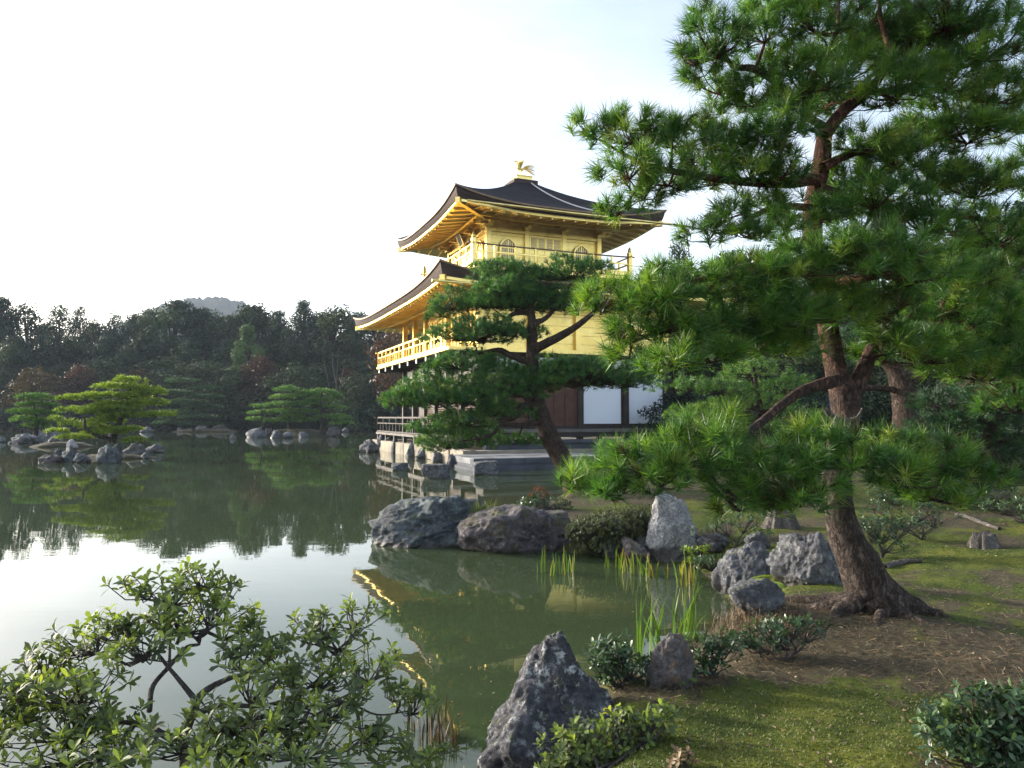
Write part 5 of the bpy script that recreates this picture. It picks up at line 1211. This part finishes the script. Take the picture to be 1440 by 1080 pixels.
small('large-leaved bush in the lower right corner', 1400, 1090, [(1370, 985, 34, 16), (1420, 990, 40, 20), (1345, 1015, 40, 22), (1395, 1025, 50, 26), (1440, 1030, 40, 34), (1360, 1055, 50, 24), (1420, 1070, 50, 30), (1315, 1030, 24, 14), (1470, 1000, 40, 40), (1470, 1080, 50, 40)], 2.75, L=.038, W=.017, n=420, seed=75)
small('loose glossy shrub just right of the large pine trunk', 1240, 785, [(1235, 745, 34, 16), (1270, 738, 30, 14), (1215, 755, 24, 12), (1250, 765, 30, 12), (1225, 735, 26, 12)], d_(1240, 785), n=140, seed=76)
small('open shrub with crooked grey stems on the bank right of the large trunk', 1298, 760, [(1250, 718, 26, 10), (1290, 712, 34, 12), (1320, 725, 26, 12), (1265, 735, 28, 10), (1300, 742, 24, 10)], d_(1298, 760), n=120, seed=77)
small('thin pale-leaved shrub behind the tall pale rock', 1035, 770, [(1020, 740, 30, 12), (1050, 730, 26, 14), (1000, 750, 24, 10), (1065, 748, 20, 10)], d_(1035, 770), n=90, seed=78)
small('dark bush at the right edge behind the stump', 1420, 720, [(1390, 690, 34, 16), (1430, 690, 36, 18), (1420, 710, 40, 14), (1370, 705, 24, 10)], d_(1420, 722), n=130, seed=79)
small('green shrub seen under the pine boughs beyond the fallen branch', 1345, 705, [(1330, 690, 30, 12), (1360, 695, 30, 12), (1300, 692, 30, 12)], d_(1345, 712), n=110, seed=80)
for i_, (lab, px, py) in enumerate((('dark low shrub in shade right behind the large trunk', 1262, 712), ('dark twiggy shrub between the crooked-stemmed shrub and the dark bush at the right edge', 1368, 716), ('shaded shrub under the boughs left of the large trunk', 1110, 712), ('shaded shrub at the right edge beyond the fallen branch', 1436, 735))):
    small(lab, px, py, [(px - 22, py - 22, 26, 12), (px + 16, py - 26, 30, 14), (px + 2, py - 12, 34, 12), (px + 36, py - 14, 20, 10)], d_(px, py), n=150, seed=180 + i_)
small('rounded dense clipped azalea between the brown boulder and the whitish rock', 858, 782, [(830, 748, 36, 24), (870, 738, 46, 24), (905, 728, 34, 18), (850, 765, 44, 18), (825, 768, 24, 14), (885, 752, 34, 16)], d_(850, 781), mat='azalea', L=.024, W=.011, per=7, n=3000, seed=82, name='azalea_bush', shell=.75, grow=1.05)
small('low shrub with small dark leaves on the point behind the boulders', 765, 728, [(750, 712, 26, 10), (785, 715, 24, 10), (765, 705, 30, 10)], 11.2, L=.05, W=.022, n=130, seed=83)
small('red-tipped shrub above the brown boulder', 760, 722, [(757, 692, 9, 7), (768, 700, 8, 5), (748, 698, 6, 5)], 11.4, mat='red_shrub', L=.05, W=.018, n=34, seed=84, name='red_shrub')
small('bright yellow-green leafy plant beside the tall pale rock', 985, 800, [(982, 775, 18, 9), (970, 790, 14, 8), (1000, 792, 20, 8)], d_(985, 803), mat='needle_yellow', L=.045, W=.016, n=70, seed=85, name='leafy_plant')
small('dark leafy plant at the water left of the sloping grey rock', 1005, 810, [(1000, 792, 24, 10), (1020, 798, 20, 8)], d_(1005, 812), L=.045, W=.02, n=70, seed=86, name='leafy_plant')
small('dry seedling with pinkish dead leaves on the near moss', 968, 1078, [(962, 1064, 12, 9), (950, 1072, 10, 6)], d_(968, 1078), mat='litter', L=.03, W=.014, n=16, seed=87, name='seedling')
def fern(label, px, py, w, n, seed):
    p = drop(px, py); s = p.y / FPX; R = w * s / 2; rng = np.random.default_rng(seed); P = []; D = []; U = []; T = []
    for i in range(n):
        a = rng.uniform(0, 6.28); o = np.array([math.cos(a), math.sin(a), 0]); sd = np.array([-o[1], o[0], 0])
        for t in np.linspace(.15, 1, 13):
            c = np.array(p) + o * R * t + np.array([0, 0, R * (.95 * t - .75 * t * t) + .02])
            for sg in (-1, 1):
                P.append(c); D.append(sd * sg + o * .4); U.append(np.array([0, 0, 1]) + o * .3); T.append(.45 + .2 * rng.random())
    rngL = np.random.default_rng(seed)
    V, F, t = leaves(rngL, np.array(P), np.array(D), np.array(U), R * .30, R * .075, np.array(T), shape=(.6, 1, .7, .1))
    return tag(link('fern', new_mesh('fern', V - np.array(p), F, t, True), M['needle_yellow'], None, p), label, 'fern')
fern('yellow-green fern in front of the big pale knobbly boulder', 1092, 828, 70, 15, 1)
fern('small fern at the foot of the leaning ochre rock', 955, 962, 50, 12, 2)
# ------------------------------------------------------------------ reeds and grasses
W0 = lambda px, py: on(px, py, 0)
IG = 'clumps of iris leaves in the shallow water'
blades('iris_clump', 'tall bright iris clump behind the leaning rock in the foreground', 'iris', [W0(x, y) for x, y in ((905, 925), (920, 920), (935, 915), (950, 908), (968, 900), (972, 908))], 34, .52, .017, 'blade', 91, .03, .6, IG, (.3, .9))
blades('iris_clump', 'short iris clump standing in open water right of the brown boulder', 'iris', [W0(x, y) for x, y in ((765, 806), (780, 808), (795, 806), (803, 803))], 26, .34, .014, 'blade', 92, .05, .2, IG, (.25, .8))
blades('iris_clump', 'yellowing iris clump at the foot of the whitish rock', 'iris', [W0(x, y) for x, y in ((862, 798), (875, 802), (885, 806))], 22, .30, .014, 'blade', 93, .05, .35, IG, (.05, .7))
blades('iris_clump', 'yellowing iris clump in front of the tall pale rock', 'iris', [W0(x, y) for x, y in ((900, 808), (915, 812), (925, 812))], 26, .30, .014, 'blade', 94, .05, .4, IG, (.0, .6))
blades('iris_clump', 'sparse iris clump right of the tall pale rock at the end of the inlet', 'iris', [W0(x, y) for x, y in ((955, 820), (962, 822), (970, 815))], 22, .34, .016, 'blade', 95, .04, .3, IG, (.05, .6))
blades('grass_tuft', 'bright yellow-green grass tuft growing between the two large boulders', 'grass tuft', [at(672, 728, 9.9), at(682, 732, 9.9), at(690, 726, 9.9)], 90, .30, .012, 'moss', 96, .05, .7, None, (.6, 1))
blades('cattail_stalks', 'brown broken reed stalks in the water beside the big lower left shrub', 'reeds', [W0(x, y) for x, y in ((590, 1030), (605, 1040), (620, 1035), (610, 1055), (630, 1050), (600, 1025))], 60, .20, .010, 'dry_stalk', 97, .05, .25, None, (.1, .9))
blades('dry_grass', 'brown drooping dry grass on the hump of bank in front of the large pine roots', 'dry grass', [drop(x, y) for x, y in ((1030, 880), (1045, 870), (1060, 862), (1075, 858), (1090, 850), (1040, 895), (1060, 885), (1080, 875), (1100, 865), (1020, 900))], 620, .10, .005, 'litter', 98, .10, 1.3, None, (.1, .7))
# ------------------------------------------------------------------ ground cover
rng = np.random.default_rng(123)
def scatter(n, lo, hi, u0=-.1, u1=.85):
    y = np.exp(rng.uniform(math.log(lo), math.log(hi), n)); x = y * rng.uniform(u0, u1, n); z = terrain(x, y)
    k = z > .06; return x[k], y[k], z[k]
x, y, z = scatter(60000, 2.3, 16)
m = moss_at(x, y) + rng.normal(0, .3, len(x)); k = m < .45; x, y, z = x[k], y[k], z[k]
a = rng.uniform(0, 6.28, len(x)); ln = rng.uniform(.02, .055, len(x)); D = np.stack([np.cos(a), np.sin(a), rng.normal(0, .22, len(x))], 1)
C = np.stack([x, y, z + .006 + .006 * rng.random(len(x))], 1); Wd = np.stack([-np.sin(a), np.cos(a), rng.normal(0, .3, len(x))], 1) * .0016
V = np.stack([C - D * ln[:, None] - Wd, C - D * ln[:, None] + Wd, C + D * ln[:, None]], 1).reshape(-1, 3)
tag(link('pine_litter', new_mesh('pine_litter', V, np.arange(len(V)).reshape(-1, 3), np.clip(rng.normal(.5, .22, len(x)), 0, 1)), M['litter']), 'fallen brown pine needles on the mossy bank', 'litter', None, 'stuff')
x, y, z = scatter(150000, 2.3, 15)
m = moss_at(x, y) + rng.normal(0, .18, len(x)); k = m > .72; x, y, z = x[k], y[k], z[k]; n = len(x)
a = rng.uniform(0, 6.28, n); h = rng.uniform(.004, .013, n); C = np.stack([x, y, z - .002], 1)
tip = C + np.stack([np.cos(a) * h * .7, np.sin(a) * h * .7, h], 1); Wd = np.stack([-np.sin(a), np.cos(a), 0 * a], 1) * (.0022 + .0006 * y)[:, None]
V = np.stack([C - Wd, C + Wd, tip], 1).reshape(-1, 3)
tag(link('moss', new_mesh('moss', V, np.arange(len(V)).reshape(-1, 3), np.clip(rng.normal(.5, .2, n), 0, 1)), M['moss']), 'short green moss carpeting the near bank', 'moss', None, 'stuff')
x, y, z = scatter(2600, 2.4, 12); n = len(x)
V, F, t = leaves(rng, np.stack([x, y, z + .008], 1), np.stack([rng.normal(size=n), rng.normal(size=n), .15 * rng.normal(size=n)], 1), np.stack([.3 * rng.normal(size=n), .3 * rng.normal(size=n), np.ones(n)], 1), .022, .012, rng.random(n))
tag(link('fallen_leaves', new_mesh('fallen_leaves', V, F, t), M['litter']), 'small dry fallen leaves scattered on the bank', 'leaves', None, 'stuff')

yy = np.exp(rng.uniform(math.log(3.2), math.log(12), 700)); xx = yy * rng.uniform(-.35, .35, 700); sd_ = sdist(xx, yy, shore); k = (sd_ < -.05) & (sd_ > -1.3 * rng.random(700) ** 2 - .06); xx, yy = xx[k], yy[k]; n = len(xx)
V, F, t = leaves(rng, np.stack([xx, yy, np.full(n, .004)], 1), np.stack([rng.normal(size=n), rng.normal(size=n), np.zeros(n)], 1), np.tile([0, 0, 1.0], (n, 1)), .024, .012, rng.random(n), droop=.05)
tag(link('floating_leaves', new_mesh('floating_leaves', V, F, t), M['litter']), 'small fallen leaves floating on the pond along the bank', 'leaves', None, 'stuff')
# ------------------------------------------------------------------ distant visitors
def person(label, px, py_head, d, top, hat=None):
    foot_z = EYE + (587 - py_head) * d / FPX - 1.66
    root = thing('person', label, 'person', (at(px, py_head, d).x, d, foot_z), 0, 'distant visitors')
    P = [(0, 0, .93), (0, 0, 1.15), (0, 0, 1.38), (0, 0, 1.48), (0, .02, 1.60), (-.10, 0, .90), (-.11, .02, .50), (-.11, .03, .08), (-.11, -.10, .04), (.10, 0, .90), (.11, 0, .50), (.11, .03, .08), (.11, -.10, .04), (-.18, 0, 1.38), (-.23, .02, 1.12), (-.22, -.08, .90), (.18, 0, 1.38), (.23, .02, 1.12), (.22, -.08, .90)]
    E = [(0, 1), (1, 2), (2, 3), (3, 4), (0, 5), (5, 6), (6, 7), (7, 8), (0, 9), (9, 10), (10, 11), (11, 12), (2, 13), (13, 14), (14, 15), (2, 16), (16, 17), (17, 18)]
    R = [.13, .12, .12, .05, .105, .09, .065, .045, .035, .09, .065, .045, .035, .06, .045, .032, .06, .045, .032]
    me = bpy.data.meshes.new('body'); me.from_pydata(P, E, []); o = link('body', me, M['cloth_dark'], root)
    sk = o.modifiers.new('skin', 'SKIN')
    for v, r_ in zip(me.skin_vertices[0].data, R): v.radius = (r_, r_ * .85)
    me.skin_vertices[0].data[0].use_root = True
    o.modifiers.new('sub', 'SUBSURF').render_levels = 2
    b = MB(); b.tube([(0, 0, z_) for z_ in (.84, .95, 1.15, 1.34, 1.42, 1.46)], [.185, .18, .175, .20, .15, .07], 14); b.build('jacket', top, root, True)
    b = MB(); b.tube([(0, .035, z_) for z_ in (1.56, 1.62, 1.68, 1.72)], [.10, .12, .105, .03], 12); b.build('hat' if hat else 'hair', hat or M['hair'], root, True)
    b = MB(); b.tube([(0, -.075, z_) for z_ in (1.50, 1.55, 1.62, 1.66)], [.03, .055, .055, .03], 10); b.build('face', M['skin'], root, True)
person('distant person in a white top half hidden by pine boughs right of the large trunk', 1200, 548, 26, M['cloth_white'])
person('distant person in dark blue standing left of the one in the white top', 1172, 546, 27, M['cloth_blue'])
person('distant person in a yellow hat seen through the dark boughs at the right', 1328, 548, 22, M['cloth_dark'], M['cloth_yellow'])

# ------------------------------------------------------------------ air
hz = MB(); hz.box(-760, 560, -60, 1080, -8, 240)
m_ = bpy.data.materials.new('haze'); m_.use_nodes = True; nt = m_.node_tree
nt.nodes.remove(nt.nodes['Principled BSDF']); pv = nt.nodes.new('ShaderNodeVolumePrincipled')
pv.inputs['Color'].default_value = (.72, .84, 1, 1); pv.inputs['Density'].default_value = .0003; pv.inputs['Anisotropy'].default_value = 0
nt.links.new(pv.outputs[0], nt.nodes['Material Output'].inputs['Volume'])
HAZE = True
if HAZE: tag(hz.build('haze', m_), kind='stuff')
